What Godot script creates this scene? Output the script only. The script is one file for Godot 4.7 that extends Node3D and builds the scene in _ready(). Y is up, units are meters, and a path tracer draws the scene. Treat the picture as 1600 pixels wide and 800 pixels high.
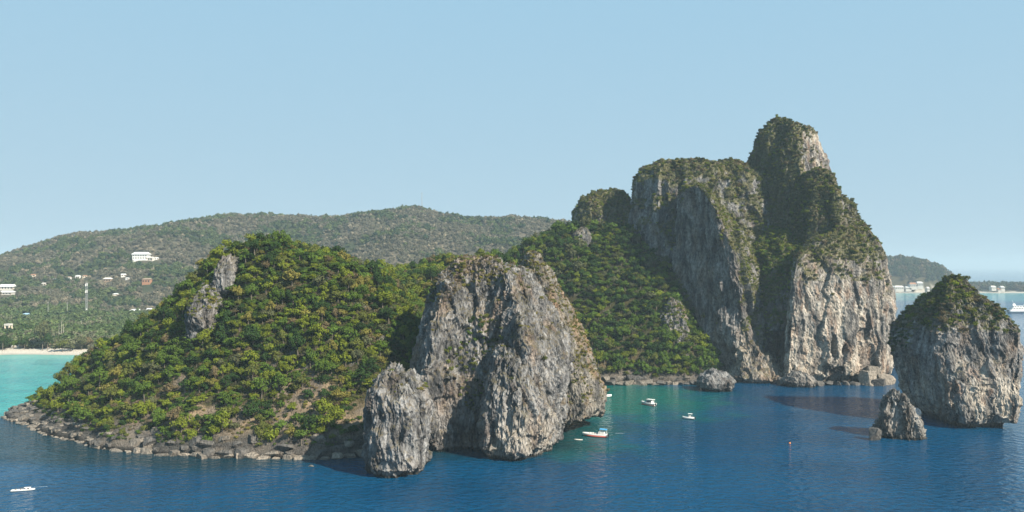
extends Node3D
# A limestone headland and sea cliffs over a tropical bay, seen from the air at 70 m above the sea.

const FOCAL := 1232.0
const EYE := 70.0
const PITCH := 0.01299

var rng := RandomNumberGenerator.new()
var n_big: FastNoiseLite
var n_ridge: FastNoiseLite
var n_cell: FastNoiseLite
var n_fine: FastNoiseLite
var n_mid: FastNoiseLite
var M := {}
var plants: Array = []          # [kind, variant, position, radius, palette, zone]
var zbuf: PackedFloat32Array
var taken := {}
var names_used := {}
var block_meshes: Array = []
var foot := {}
var clearings: Array = []

# linear base colours of the foliage
var PALETTE: Array = [
	Color(0.126, 0.156, 0.016), Color(0.066, 0.110, 0.016), Color(0.024, 0.050, 0.012), Color(0.094, 0.108, 0.024),
	Color(0.125, 0.098, 0.052), Color(0.140, 0.122, 0.090), Color(0.165, 0.150, 0.036), Color(0.084, 0.092, 0.044)]
var SHADE: Array = ["bright yellow-green", "mid green", "dark green", "olive green", "dry brown", "bare grey-brown", "yellowish", "dull grey-green"]


func _ready() -> void:
	rng.seed = 20240
	build_view()
	build_noises()
	build_materials()
	build_sea()
	build_mainland()
	build_far_shore()
	build_cliffs()
	build_plants()
	build_rocks()
	build_village()
	build_far_woods()
	build_boats()


# ---------------------------------------------------------------- camera, sky, sun, air
func build_view() -> void:
	var cam := Camera3D.new()
	cam.name = "camera"
	cam.position = Vector3(0, EYE, 0)
	cam.rotation = Vector3(PITCH, 0, 0)
	cam.fov = rad_to_deg(2.0 * atan(400.0 / FOCAL))
	cam.near = 1.0
	cam.far = 60000.0
	cam.current = true
	add_child(cam)
	var sky_mat := ProceduralSkyMaterial.new()
	sky_mat.sky_top_color = Color(0.423, 0.568, 0.66)
	sky_mat.sky_horizon_color = Color(0.531, 0.61, 0.652)
	sky_mat.sky_curve = 0.22
	sky_mat.ground_bottom_color = Color(0.079, 0.208, 0.32)
	sky_mat.ground_horizon_color = Color(0.466, 0.57, 0.622)
	sky_mat.ground_curve = 0.05
	sky_mat.sun_angle_max = 1.0
	var sky := Sky.new()
	sky.sky_material = sky_mat
	var env := Environment.new()
	env.background_mode = Environment.BG_SKY
	env.sky = sky
	env.tonemap_mode = Environment.TONE_MAPPER_LINEAR
	env.tonemap_exposure = 2.0
	env.sdfgi_enabled = true
	env.ssao_enabled = true
	env.ssil_enabled = true
	env.fog_enabled = true
	env.fog_density = 0.00012
	env.fog_light_color = Color(0.80, 0.90, 0.96)
	var we := WorldEnvironment.new()
	we.name = "air"
	we.environment = env
	add_child(we)
	var sun := DirectionalLight3D.new()
	sun.name = "sun"
	sun.light_energy = 1.6
	sun.light_color = Color(1.0, 0.955, 0.88)
	sun.light_angular_distance = 0.5
	sun.shadow_enabled = true
	sun.basis = Basis.looking_at(-Vector3(0.66, 0.64, 0.54), Vector3.UP)
	add_child(sun)


# ---------------------------------------------------------------- helpers
func at(px: float, py: float, d: float) -> Vector3:
	# the point at depth d that the lens shows at px, py of a 1600 x 800 frame
	var u := (px - 800.0) / FOCAL
	var v := (400.0 - py) / FOCAL
	var ry := v * cos(PITCH) + sin(PITCH)
	var rz := cos(PITCH) - v * sin(PITCH)
	var k := d / rz
	return Vector3(u * k, EYE + ry * k, -d)


func pixel(p: Vector3) -> Vector3:
	var q := Vector3(p.x, p.y - EYE, p.z)
	var fwd := -q.z * cos(PITCH) + q.y * sin(PITCH)
	var up := q.y * cos(PITCH) + q.z * sin(PITCH)
	return Vector3(800.0 + q.x / fwd * FOCAL, 400.0 - up / fwd * FOCAL, fwd)


func on_sea(px: float, py: float) -> Vector3:
	var a := at(px, py, 1.0) - Vector3(0, EYE, 0)
	var k := -EYE / a.y
	return Vector3(0, EYE, 0) + a * k


func ss(a: float, b: float, x: float) -> float:
	return smoothstep(a, b, x)


func rr(a: float, b: float) -> float:
	return rng.randf_range(a, b)


func unique(called: String) -> String:
	if not names_used.has(called):
		names_used[called] = 0
		return called
	names_used[called] += 1
	return "%s_%03d" % [called, names_used[called]]


func tag(o: Node, label: String, category: String, group := "", kind := "") -> void:
	o.set_meta("label", label)
	o.set_meta("category", category)
	if group != "":
		o.set_meta("group", group)
	if kind != "":
		o.set_meta("kind", kind)


func thing(called: String, label: String, category: String, where: Vector3, turn := 0.0, group := "", kind := "") -> Node3D:
	var o := Node3D.new()
	o.name = unique(called)
	add_child(o, true)
	o.position = where
	o.rotation.y = turn
	tag(o, label, category, group, kind)
	return o


func part(called: String, mesh: Mesh, mat: Material, parent: Node, where := Vector3.ZERO, rot := Vector3.ZERO) -> MeshInstance3D:
	var o := MeshInstance3D.new()
	if parent == self:
		o.name = unique(called)
	else:
		var nm := called
		var k := 0
		while parent.has_node(NodePath(nm)):
			k += 1
			nm = "%s_%03d" % [called, k]
		o.name = nm
	o.mesh = mesh
	o.material_override = mat
	o.position = where
	o.rotation = rot
	parent.add_child(o, true)
	return o


func box(sx: float, sy: float, sz: float) -> BoxMesh:
	var b := BoxMesh.new()
	b.size = Vector3(sx, sy, sz)
	return b


func tube(r0: float, r1: float, h: float, sides := 8) -> CylinderMesh:
	var c := CylinderMesh.new()
	c.bottom_radius = r0
	c.top_radius = r1
	c.height = h
	c.radial_segments = sides
	c.rings = 1
	return c


func array_mesh(v: PackedVector3Array, n: PackedVector3Array, c: PackedColorArray, idx: PackedInt32Array) -> ArrayMesh:
	var a := []
	a.resize(Mesh.ARRAY_MAX)
	a[Mesh.ARRAY_VERTEX] = v
	if n.size() > 0:
		a[Mesh.ARRAY_NORMAL] = n
	if c.size() > 0:
		a[Mesh.ARRAY_COLOR] = c
	a[Mesh.ARRAY_INDEX] = idx
	var m := ArrayMesh.new()
	m.add_surface_from_arrays(Mesh.PRIMITIVE_TRIANGLES, a)
	return m


func noise(kind: int, s: int, freq: float, fractal: int, octaves: int) -> FastNoiseLite:
	var f := FastNoiseLite.new()
	f.noise_type = kind
	f.seed = s
	f.frequency = freq
	f.fractal_type = fractal
	f.fractal_octaves = octaves
	return f


func build_noises() -> void:
	n_big = noise(FastNoiseLite.TYPE_SIMPLEX, 11, 1.0, FastNoiseLite.FRACTAL_FBM, 3)
	n_mid = noise(FastNoiseLite.TYPE_SIMPLEX, 23, 1.0, FastNoiseLite.FRACTAL_FBM, 2)
	n_fine = noise(FastNoiseLite.TYPE_SIMPLEX, 37, 1.0, FastNoiseLite.FRACTAL_FBM, 3)
	n_ridge = noise(FastNoiseLite.TYPE_SIMPLEX, 51, 1.0, FastNoiseLite.FRACTAL_RIDGED, 4)
	n_cell = noise(FastNoiseLite.TYPE_CELLULAR, 77, 1.0, FastNoiseLite.FRACTAL_NONE, 1)
	n_cell.cellular_return_type = FastNoiseLite.RETURN_CELL_VALUE
	n_cell.cellular_jitter = 0.9


func noise_tex(kind: int, s: int, freq: float, fractal: int, octaves: int, size: int, ramp: Array = []) -> NoiseTexture2D:
	var t := NoiseTexture2D.new()
	t.width = size
	t.height = size
	t.seamless = true
	t.seamless_blend_skirt = 0.2
	t.noise = noise(kind, s, freq, fractal, octaves)
	if ramp.size() > 0:
		var g := Gradient.new()
		var off := PackedFloat32Array()
		var col := PackedColorArray()
		for r in ramp:
			off.append(r[0])
			col.append(Color(r[1], r[1], r[1]))
		g.offsets = off
		g.colors = col
		t.color_ramp = g
	return t


func mat(name_: String, linear: Color, rough := 0.8, metal := 0.0) -> StandardMaterial3D:
	var m := StandardMaterial3D.new()
	m.resource_name = name_
	m.albedo_color = linear.linear_to_srgb()
	m.roughness = rough
	m.metallic = metal
	return m


func build_materials() -> void:
	# bare limestone: colours per vertex, grain and relief from noise stretched upright
	var grain := noise_tex(FastNoiseLite.TYPE_SIMPLEX, 5, 0.02, FastNoiseLite.FRACTAL_FBM, 5, 512, [[0.0, 0.52], [0.4, 0.86], [0.65, 1.0], [1.0, 1.0]])
	var relief := noise_tex(FastNoiseLite.TYPE_SIMPLEX, 9, 0.016, FastNoiseLite.FRACTAL_RIDGED, 5, 512)
	for k in ["rock", "soil"]:
		var m := StandardMaterial3D.new()
		m.resource_name = k
		m.vertex_color_use_as_albedo = true
		m.albedo_color = Color(0.76, 0.76, 0.76).linear_to_srgb()
		m.roughness = 0.92
		m.metallic_specular = 0.25
		m.albedo_texture = grain
		m.uv1_triplanar = true
		m.uv1_world_triplanar = true
		m.uv1_scale = Vector3(0.075, 0.034, 0.075) if k == "rock" else Vector3(0.09, 0.09, 0.09)
		m.heightmap_enabled = true
		m.heightmap_texture = relief
		m.heightmap_scale = 70.0 if k == "rock" else 40.0
		M[k] = m
	# sea
	var w := StandardMaterial3D.new()
	w.resource_name = "sea_water"
	w.vertex_color_use_as_albedo = true
	w.albedo_color = Color(0.72, 0.72, 0.72).linear_to_srgb()
	w.roughness = 0.09
	w.metallic_specular = 0.23
	w.uv1_triplanar = true
	w.uv1_world_triplanar = true
	w.uv1_scale = Vector3(1.0 / 120.0, 1.0, 1.0 / 88.0)
	w.heightmap_enabled = true
	w.heightmap_texture = noise_tex(FastNoiseLite.TYPE_SIMPLEX, 3, 0.022, FastNoiseLite.FRACTAL_FBM, 5, 1024)
	w.heightmap_scale = 40.0
	M.sea = w
	# foliage
	for i in PALETTE.size():
		var f := mat("foliage", PALETTE[i], 0.75)
		leafy(f)
		M["leaf%d" % i] = f
	var ff := mat("foliage", Color(1, 1, 1), 0.75)
	leafy(ff)
	M.leaf = ff
	M.bark = mat("bark", Color(0.13, 0.11, 0.085), 0.95)
	M.pale_bark = mat("pale_bark", Color(0.36, 0.33, 0.28), 0.95)
	M.white = mat("white_paint", Color(0.66, 0.66, 0.64), 0.4)
	M.offwhite = mat("white_render", Color(0.50, 0.48, 0.44), 0.8)
	M.red = mat("red_paint", Color(0.55, 0.10, 0.07), 0.4)
	M.pink = mat("faded_red_paint", Color(0.52, 0.24, 0.22), 0.4)
	M.blue = mat("blue_canvas", Color(0.05, 0.28, 0.52), 0.8)
	M.dark = mat("dark_glass", Color(0.02, 0.025, 0.03), 0.15)
	M.grey = mat("grey_metal", Color(0.32, 0.33, 0.34), 0.5, 0.3)
	M.concrete = mat("concrete", Color(0.42, 0.41, 0.38), 0.9)
	M.terracotta = mat("clay_roof", Color(0.33, 0.17, 0.10), 0.9)
	M.brown_roof = mat("brown_roof", Color(0.26, 0.19, 0.13), 0.9)
	M.pale_roof = mat("pale_roof", Color(0.62, 0.58, 0.52), 0.8)
	M.blue_roof = mat("blue_roof", Color(0.30, 0.46, 0.58), 0.6)
	M.grey_roof = mat("grey_roof", Color(0.46, 0.45, 0.43), 0.8)
	M.cream = mat("cream_render", Color(0.62, 0.54, 0.43), 0.85)
	M.black = mat("black_rubber", Color(0.02, 0.02, 0.02), 0.6)
	M.orange = mat("orange_plastic", Color(0.75, 0.22, 0.04), 0.5)
	M.foam = mat("foam", Color(0.5, 0.55, 0.57), 0.9)
	M.sand = mat("sand", Color(0.66, 0.58, 0.46), 0.95)


func leafy(f: StandardMaterial3D) -> void:
	f.vertex_color_use_as_albedo = true
	f.metallic_specular = 0.2
	f.backlight_enabled = true
	f.backlight = Color(0.3, 0.3, 0.3)


# ---------------------------------------------------------------- the sea
func sea_color(x: float, z: float) -> Color:
	var d := -z
	var px := 800.0 + x / d * FOCAL
	var deep := Color(0.0003, 0.056, 0.132)
	var v := n_mid.get_noise_2d(x / 90.0, z / 60.0)
	var c := deep.lerp(Color(0.0006, 0.070, 0.160), clampf(0.5 + 0.9 * v, 0, 1))
	# shallow sandy bay on the far side of the headland
	var wob := 16.0 * n_mid.get_noise_2d(x / 45.0, z / 45.0)
	var bay := ss(352.0, 376.0, d + wob - maxf(0.0, x + 232.0) * 1.2) * (1.0 - ss(-30.0, 120.0, x)) * (1.0 - ss(1400.0, 1700.0, d))
	var sand := Color(0.020, 0.32, 0.33).lerp(Color(0.035, 0.40, 0.38), clampf(0.5 + n_mid.get_noise_2d(x / 40.0, z / 25.0), 0, 1))
	sand = sand.lerp(Color(0.10, 0.50, 0.44), ss(585.0, 612.0, d))
	c = c.lerp(sand, bay)
	# green cove between the two cliffs
	var e := Vector2((x - 46.0) / 68.0, (d - 424.0) / 74.0).length() + 0.28 * n_mid.get_noise_2d(x / 28.0, z / 28.0)
	c = c.lerp(Color(0.001, 0.135, 0.108), (1.0 - ss(0.45, 1.25, e)) * 0.95)
	var e2 := Vector2((x - 24.0) / 29.0, (d - 328.0) / 46.0).length() + 0.3 * n_mid.get_noise_2d(x / 20.0, z / 20.0 + 9.0)
	c = c.lerp(Color(0.002, 0.115, 0.105), (1.0 - ss(0.4, 1.2, e2)) * 0.75)
	# reef fringe under the headland, dark and greenish
	var e3 := Vector2((x + 100.0) / 150.0, (d - 330.0) / 62.0).length() + 0.15 * v
	c = c.lerp(Color(0.006, 0.032, 0.036), (1.0 - ss(0.75, 1.12, e3)) * 0.8)
	# far bay beyond the big cliff
	c = c.lerp(Color(0.002, 0.085, 0.20), ss(560.0, 1000.0, d) * ss(150.0, 320.0, x))
	c = c.lerp(Color(0.035, 0.30, 0.34), ss(1480.0, 1850.0, d + 1800.0 * wob / 160.0) * ss(300.0, 500.0, x) * (1.0 - ss(2200.0, 2600.0, d)))
	c = c.lerp(Color(0.004, 0.055, 0.13), ss(2300.0, 3600.0, d))
	if px > 4000.0:
		return deep
	return c


func build_sea() -> void:
	var xs := PackedFloat32Array()
	var zs := PackedFloat32Array()
	var x := -420.0
	while x <= 420.0:
		xs.append(x)
		x += 4.0
	var st := 6.0
	while xs[xs.size() - 1] < 40000.0:
		xs.append(xs[xs.size() - 1] + st)
		st *= 1.11
	var left := PackedFloat32Array()
	st = 6.0
	var lx := -420.0
	while lx > -40000.0:
		lx -= st
		st *= 1.11
		left.append(lx)
	left.reverse()
	left.append_array(xs)
	xs = left
	for z in [4000.0, 1500.0, 500.0, 100.0, 20.0]:
		zs.append(z)
	var d := 150.0
	while d <= 640.0:
		zs.append(-d)
		d += 4.0
	st = 6.0
	while zs[zs.size() - 1] > -50000.0:
		zs.append(zs[zs.size() - 1] - st)
		st = minf(st * 1.06, 60.0) if -zs[zs.size() - 1] < 2600.0 else st * 1.2
	var v := PackedVector3Array()
	var n := PackedVector3Array()
	var c := PackedColorArray()
	var idx := PackedInt32Array()
	var w := xs.size()
	for j in zs.size():
		for i in w:
			v.append(Vector3(xs[i], 0, zs[j]))
			n.append(Vector3.UP)
			c.append(sea_color(xs[i], minf(zs[j], -20.0)))
	for j in zs.size() - 1:
		for i in w - 1:
			var a := j * w + i
			idx.append_array(PackedInt32Array([a, a + w, a + 1, a + 1, a + w, a + w + 1]))
	var o := part("sea", array_mesh(v, n, c, idx), M.sea, self)
	tag(o, "deep blue sea with turquoise shallows reaching to the horizon", "sea", "", "structure")


# ---------------------------------------------------------------- land far behind
var RIDGE_PX: Array = [[-400, 470], [-250, 466], [-120, 450], [0, 429], [50, 406], [100, 383], [170, 368], [230, 364], [290, 352], [370, 340], [450, 344], [500, 345], [560, 342], [620, 334], [652, 328], [690, 338], [740, 347], [800, 345], [890, 352], [1000, 368], [1130, 420], [1300, 470]]


func ridge_height(x: float) -> float:
	var px := 800.0 + x / 1600.0 * FOCAL
	if px <= RIDGE_PX[0][0]:
		return 5.0
	for i in RIDGE_PX.size() - 1:
		if px <= RIDGE_PX[i + 1][0]:
			var t: float = (px - RIDGE_PX[i][0]) / float(RIDGE_PX[i + 1][0] - RIDGE_PX[i][0])
			var py: float = lerpf(RIDGE_PX[i][1], RIDGE_PX[i + 1][1], t)
			return maxf(2.0, EYE + (416.0 - py) / FOCAL * 1600.0)
	return 2.0


func mainland_height(x: float, d: float) -> float:
	var coast := 624.0 + 10.0 * n_mid.get_noise_2d(x / 120.0, 3.3) + maxf(0.0, x + 140.0) * 0.3
	var h := clampf((d - coast) * 0.10, -4.0, 2.6)
	h += ss(coast + 25.0, coast + 200.0, d) * 4.0
	var t := clampf((d - 940.0) / 660.0, 0.0, 1.0)
	var prof := t * t * (3.0 - 2.0 * t) * 0.82 + t * 0.18
	if d > 1600.0:
		prof = 1.0 - ss(1600.0, 2500.0, d) * 0.9
	var rough := n_big.get_noise_2d(x / 260.0, d / 260.0) * 20.0 * sin(PI * clampf(t, 0, 1)) + n_mid.get_noise_2d(x / 60.0, d / 60.0) * 4.0 * t
	h += maxf(0.0, ridge_height(x) - 4.0) * prof + rough
	var east := x - 0.30 * d        # the land ends behind the big cliff
	return lerpf(h, -6.0, ss(-60.0, 30.0, east))


func grid_mesh(x0: float, x1: float, nx: int, d0: float, d1: float, nd: int, hf: Callable, cf: Callable) -> ArrayMesh:
	var v := PackedVector3Array()
	var c := PackedColorArray()
	var n := PackedVector3Array()
	var idx := PackedInt32Array()
	for j in nd + 1:
		var d := lerpf(d0, d1, pow(float(j) / nd, 1.25))
		for i in nx + 1:
			var x := lerpf(x0, x1, float(i) / nx)
			v.append(Vector3(x, hf.call(x, d), -d))
	var w := nx + 1
	for j in nd + 1:
		for i in nx + 1:
			var a: Vector3 = v[j * w + mini(i + 1, nx)] - v[j * w + maxi(i - 1, 0)]
			var b: Vector3 = v[mini(j + 1, nd) * w + i] - v[maxi(j - 1, 0) * w + i]
			var nn := a.cross(b).normalized()
			if nn.y < 0:
				nn = -nn
			n.append(nn)
			c.append(cf.call(v[j * w + i], nn))
	for j in nd:
		for i in nx:
			var a := j * w + i
			idx.append_array(PackedInt32Array([a, a + w, a + 1, a + 1, a + w, a + w + 1]))
	return array_mesh(v, n, c, idx)


func mainland_color(p: Vector3, _n: Vector3) -> Color:
	if p.y < 2.75 and -p.z < 700.0:
		var wet := ss(-0.2, 0.5, p.y)
		return Color(0.50, 0.45, 0.36).lerp(Color(0.92, 0.84, 0.72), wet)
	var f := clampf(0.5 + n_mid.get_noise_2d(p.x / 70.0, p.z / 70.0), 0, 1)
	var g := n_big.get_noise_2d(p.x / 150.0, -p.z / 110.0)
	return Color(0.135, 0.122, 0.088).lerp(Color(0.18, 0.158, 0.118), f).lerp(Color(0.07, 0.085, 0.045), ss(-0.1, 0.15, g))


func build_mainland() -> void:
	var o := part("mainland_terrain", grid_mesh(-1700, 760, 190, 600, 2500, 130, mainland_height, mainland_color), M.soil, self)
	tag(o, "long inhabited hill with a pale beach behind the headland", "hill", "", "structure")


func far_height(x: float, d: float) -> float:
	var h := 3.0 * ss(2040.0, 2075.0, d) - 2.0
	var e := Vector2((x - 1050.0) / 240.0, (d - 2330.0) / 210.0).length()
	h += 90.0 * pow(clampf(1.0 - e * e, 0.0, 1.0), 0.5)
	h += 6.0 * ss(2080, 2150, d) * ss(1100, 1190, x) + n_mid.get_noise_2d(x / 50.0, d / 50.0) * 3.0 * ss(2080, 2120, d)
	return h * (1.0 - ss(2480.0, 2560.0, d)) - 3.0 * ss(2480.0, 2560.0, d)


func far_color(p: Vector3, _n: Vector3) -> Color:
	if p.y < 2.2:
		return Color(0.72, 0.66, 0.56)
	return Color(0.10, 0.09, 0.05)


func build_far_shore() -> void:
	var o := part("far_shore_terrain", grid_mesh(620, 1900, 110, 2030, 2570, 60, far_height, far_color), M.soil, self)
	tag(o, "distant low shore with white beach and a wooded hill", "hill", "", "structure")


# ---------------------------------------------------------------- lofted rock masses
func R(py: float, l: float, r: float, f: float, b: float) -> Array:
	var d := (f + b) * 0.5
	return Y(at(800, py, d).y, l, r, f, b)


func Y(y: float, l: float, r: float, f: float, b: float) -> Array:
	var d := (f + b) * 0.5
	return [y, (l - 800.0) / FOCAL * d, (r - 800.0) / FOCAL * d, -f, -b]


func loft(rings: Array, nu: int, nv: int, o: Dictionary) -> Dictionary:
	var p_exp: float = o.get("p", 2.6)
	var turn: float = o.get("turn", 0.0)
	var big: float = o.get("big", 2.0)
	var big_s: float = o.get("big_s", 20.0)
	var flute: float = o.get("flute", 1.4)
	var flute_s: float = o.get("flute_s", 7.0)
	var cell: float = o.get("cell", 1.2)
	var cell_s: float = o.get("cell_s", 7.0)
	var fine: float = o.get("fine", 0.35)
	var stretch: float = o.get("stretch", 4.0)
	var lean: float = o.get("lean", 0.0)
	var inset: float = o.get("inset", 0.5) + flute * 0.28
	var crag: float = o.get("crag", 1.6)
	var notches: Array = o.get("notches", [])
	var slab: float = o.get("slab", 0.0)
	var slab_s: float = o.get("slab_s", 15.0)
	var groove: float = o.get("groove", 0.6)
	var groove_s: float = o.get("groove_s", 2.7)
	# close the top
	var last: Array = rings[rings.size() - 1]
	var cx: float = (last[1] + last[2]) * 0.5
	var cz: float = (last[3] + last[4]) * 0.5
	rings = rings.duplicate()
	var cap: float = minf(absf(last[2] - last[1]), absf(last[4] - last[3])) * 0.12
	rings.append([last[0] + cap * 0.8, lerpf(cx, last[1], 0.55), lerpf(cx, last[2], 0.55), lerpf(cz, last[3], 0.55), lerpf(cz, last[4], 0.55)])
	rings.append([last[0] + cap, cx - 0.05, cx + 0.05, cz + 0.05, cz - 0.05])
	var acc := PackedFloat32Array([0.0])
	for k in rings.size() - 1:
		var a: Array = rings[k]
		var b: Array = rings[k + 1]
		var dy: float = b[0] - a[0]
		var s := maxf(maxf(Vector2(dy, b[1] - a[1]).length(), Vector2(dy, b[2] - a[2]).length()), Vector2(dy, b[3] - a[3]).length())
		acc.append(acc[k] + s)
	var total: float = acc[acc.size() - 1]
	# the outline of the plan: angles closer together on the seaward side
	var plan := PackedVector2Array()
	var ext := Vector2.ZERO
	var poly: Array = o.get("poly", [])
	if poly.size() > 0:
		plan = poly_plan(poly, nu)
		ext = Vector2.ONE
	for i in (nu if poly.is_empty() else 0):
		var u := float(i) / nu
		var th := TAU * u + 0.55 * sin(TAU * u) # front at u = 0.5 of -x..; see below
		th = th - PI * 0.5
		# th = -90 deg is the back, +90 deg the front
		var c := cos(th)
		var s := sin(th)
		var q := Vector2(signf(c) * pow(absf(c), 2.0 / p_exp), signf(s) * pow(absf(s), 2.0 / p_exp)).rotated(turn)
		plan.append(q)
		ext = ext.max(q.abs())
	for i in nu:
		plan[i] = plan[i] / ext
	var smooth_n := PackedVector3Array()
	smooth_n.resize((nv + 1) * nu)
	var base := PackedVector3Array()
	base.resize((nv + 1) * nu)
	var seg := 0
	for j in nv + 1:
		var l := total * j / nv
		while seg < rings.size() - 2 and l > acc[seg + 1]:
			seg += 1
		var t: float = clampf((l - acc[seg]) / maxf(acc[seg + 1] - acc[seg], 1e-5), 0, 1)
		var a: Array = rings[seg]
		var b: Array = rings[seg + 1]
		var y: float = lerpf(a[0], b[0], t)
		var x0: float = lerpf(a[1], b[1], t)
		var x1: float = lerpf(a[2], b[2], t)
		var z0: float = lerpf(a[3], b[3], t)
		var z1: float = lerpf(a[4], b[4], t)
		var mx := (x0 + x1) * 0.5
		var mz := (z0 + z1) * 0.5
		var rx := (x1 - x0) * 0.5
		var rz := (z0 - z1) * 0.5
		for i in nu:
			base[j * nu + i] = Vector3(mx + rx * plan[i].x, y, mz + rz * plan[i].y)
	var v := PackedVector3Array()
	v.resize(base.size())
	for j in nv + 1:
		var j0 := maxi(j - 1, 0)
		var j1 := mini(j + 1, nv)
		for i in nu:
			var p := base[j * nu + i]
			var tu := base[j * nu + (i + 1) % nu] - base[j * nu + (i + nu - 1) % nu]
			var tv := base[j1 * nu + i] - base[j0 * nu + i]
			var nn := tv.cross(tu).normalized()
			smooth_n[j * nu + i] = nn
			var wx := p.x + 2.2 * n_mid.get_noise_3d(p.x * 0.02, p.y * 0.06, p.z * 0.02) + lean * p.y
			var wz := p.z
			var d := big * n_big.get_noise_3d(p.x / big_s, p.y / (big_s * 1.3), p.z / big_s)
			if flute > 0.0:
				d += flute * 0.55 * n_ridge.get_noise_3d(wx / flute_s, p.y / (flute_s * stretch * 1.5), wz / flute_s)
				d += flute * 0.22 * n_ridge.get_noise_3d(wx / flute_s * 3.4, p.y / (flute_s * stretch) * 1.6, wz / flute_s * 3.4 + 7.0)
			if cell > 0.0:
				var jx := wx + 1.1 * n_fine.get_noise_3d(p.x * 0.25, p.y * 0.2, p.z * 0.25)
				d += cell * 0.62 * n_cell.get_noise_3d(jx / cell_s, p.y / (cell_s * 2.6), wz / cell_s)
				d += cell * 0.34 * n_cell.get_noise_3d(jx / cell_s * 2.7, p.y / (cell_s * 0.8) + 5.0, wz / cell_s * 2.7)
			if slab > 0.0:
				d += slab * n_cell.get_noise_3d((wx + 1.5 * n_fine.get_noise_3d(p.x * 0.12, p.y * 0.08, p.z * 0.12)) / slab_s + 17.0, p.y / (slab_s * 4.0), wz / slab_s)
			if groove > 0.0:
				var gn := n_mid.get_noise_3d(wx / groove_s + 13.0, p.y / (groove_s * 13.0), wz / groove_s)
				d -= groove * maxf(0.0, 1.0 - absf(gn) * 5.5)
				d -= groove * 0.5 * maxf(0.0, 1.0 - absf(n_mid.get_noise_3d(wx / groove_s * 2.2, p.y / (groove_s * 6.0) + 31.0, wz / groove_s * 2.2)) * 5.0)
			d -= inset
			for nt in notches:
				var e := Vector2((p.x - nt[0]) / nt[2], (p.y - nt[1]) / nt[3]).length() + 0.35 * n_fine.get_noise_3d(p.x * 0.5, p.y * 0.3, p.z * 0.5)
				if e < 1.2 and nn.z > 0.2:
					d -= float(nt[4]) * (1.0 - ss(0.55, 1.1, e))
			d += fine * n_fine.get_noise_3d(p.x * 0.6, p.y * 0.35, p.z * 0.6)
			v[j * nu + i] = p + nn * d
			if crag > 0.0 and nn.y > 0.25:
				v[j * nu + i].y += crag * (n_ridge.get_noise_3d(p.x / 6.5, 3.0, p.z / 6.5) - 0.36) * ss(0.25, 0.7, nn.y)
	var idx := PackedInt32Array()
	for j in nv:
		for i in nu:
			var a := j * nu + i
			var b := j * nu + (i + 1) % nu
			idx.append_array(PackedInt32Array([a, a + nu, b, b, a + nu, b + nu]))
	# shading normals
	var nrm := PackedVector3Array()
	nrm.resize(v.size())
	for j in nv + 1:
		var j0 := maxi(j - 1, 0)
		var j1 := mini(j + 1, nv)
		for i in nu:
			var tu := v[j * nu + (i + 1) % nu] - v[j * nu + (i + nu - 1) % nu]
			var tv := v[j1 * nu + i] - v[j0 * nu + i]
			var nn := tv.cross(tu).normalized()
			nrm[j * nu + i] = nn
	# outward: test one vertex in the middle of the front
	var probe := (nv / 2) * nu + nu / 2
	# front faces run clockwise
	var f0 := v[probe]
	var f1 := v[probe + nu]
	var f2 := v[probe + 1]
	if (f2 - f0).cross(f1 - f0).dot(nrm[probe]) < 0.0:
		for k in range(0, idx.size(), 3):
			var sw := idx[k + 1]
			idx[k + 1] = idx[k + 2]
			idx[k + 2] = sw
	var col := PackedColorArray()
	col.resize(v.size())
	var carpet: bool = o.has("carpet")
	var paint: Callable = o.get("paint", rock_color)
	for k in v.size():
		col[k] = paint.call(v[k], nrm[k] * 0.35 + smooth_n[k] * 0.65 if carpet else nrm[k], o)
		var q := pixel(v[k])
		var gx := int(q.x / 4.0)
		var gy := int(q.y / 4.0)
		if gx >= 0 and gx < 400 and gy >= 0 and gy < 200 and q.z < zbuf[gy * 400 + gx]:
			zbuf[gy * 400 + gx] = q.z
	return {"v": v, "n": nrm, "s": smooth_n, "c": col, "idx": idx, "nu": nu, "nv": nv}


func poly_plan(poly: Array, nu: int) -> PackedVector2Array:
	# corners [across, seaward] from -1 to 1, rounded a little; anticlockwise from the back, seen with the sea below
	var pts := PackedVector2Array()
	poly = poly.duplicate()
	poly.reverse()
	for k in poly.size():
		var a := Vector2(poly[k][0], poly[k][1])
		var b := Vector2(poly[(k + 1) % poly.size()][0], poly[(k + 1) % poly.size()][1])
		pts.append(a.lerp(b, 0.10))
		pts.append(a.lerp(b, 0.5))
		pts.append(a.lerp(b, 0.90))
	var wgt := PackedFloat32Array([0.0])
	for k in pts.size():
		var a := pts[k]
		var b := pts[(k + 1) % pts.size()]
		var seaward := (a.y + b.y) * 0.5
		wgt.append(wgt[k] + (b - a).length() * (1.0 if seaward > -0.35 else 0.3))
	var res := PackedVector2Array()
	var k := 0
	for i in nu:
		var l := wgt[pts.size()] * i / nu
		while k < pts.size() - 1 and l > wgt[k + 1]:
			k += 1
		res.append(pts[k].lerp(pts[(k + 1) % pts.size()], (l - wgt[k]) / maxf(wgt[k + 1] - wgt[k], 1e-5)))
	return res


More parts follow.
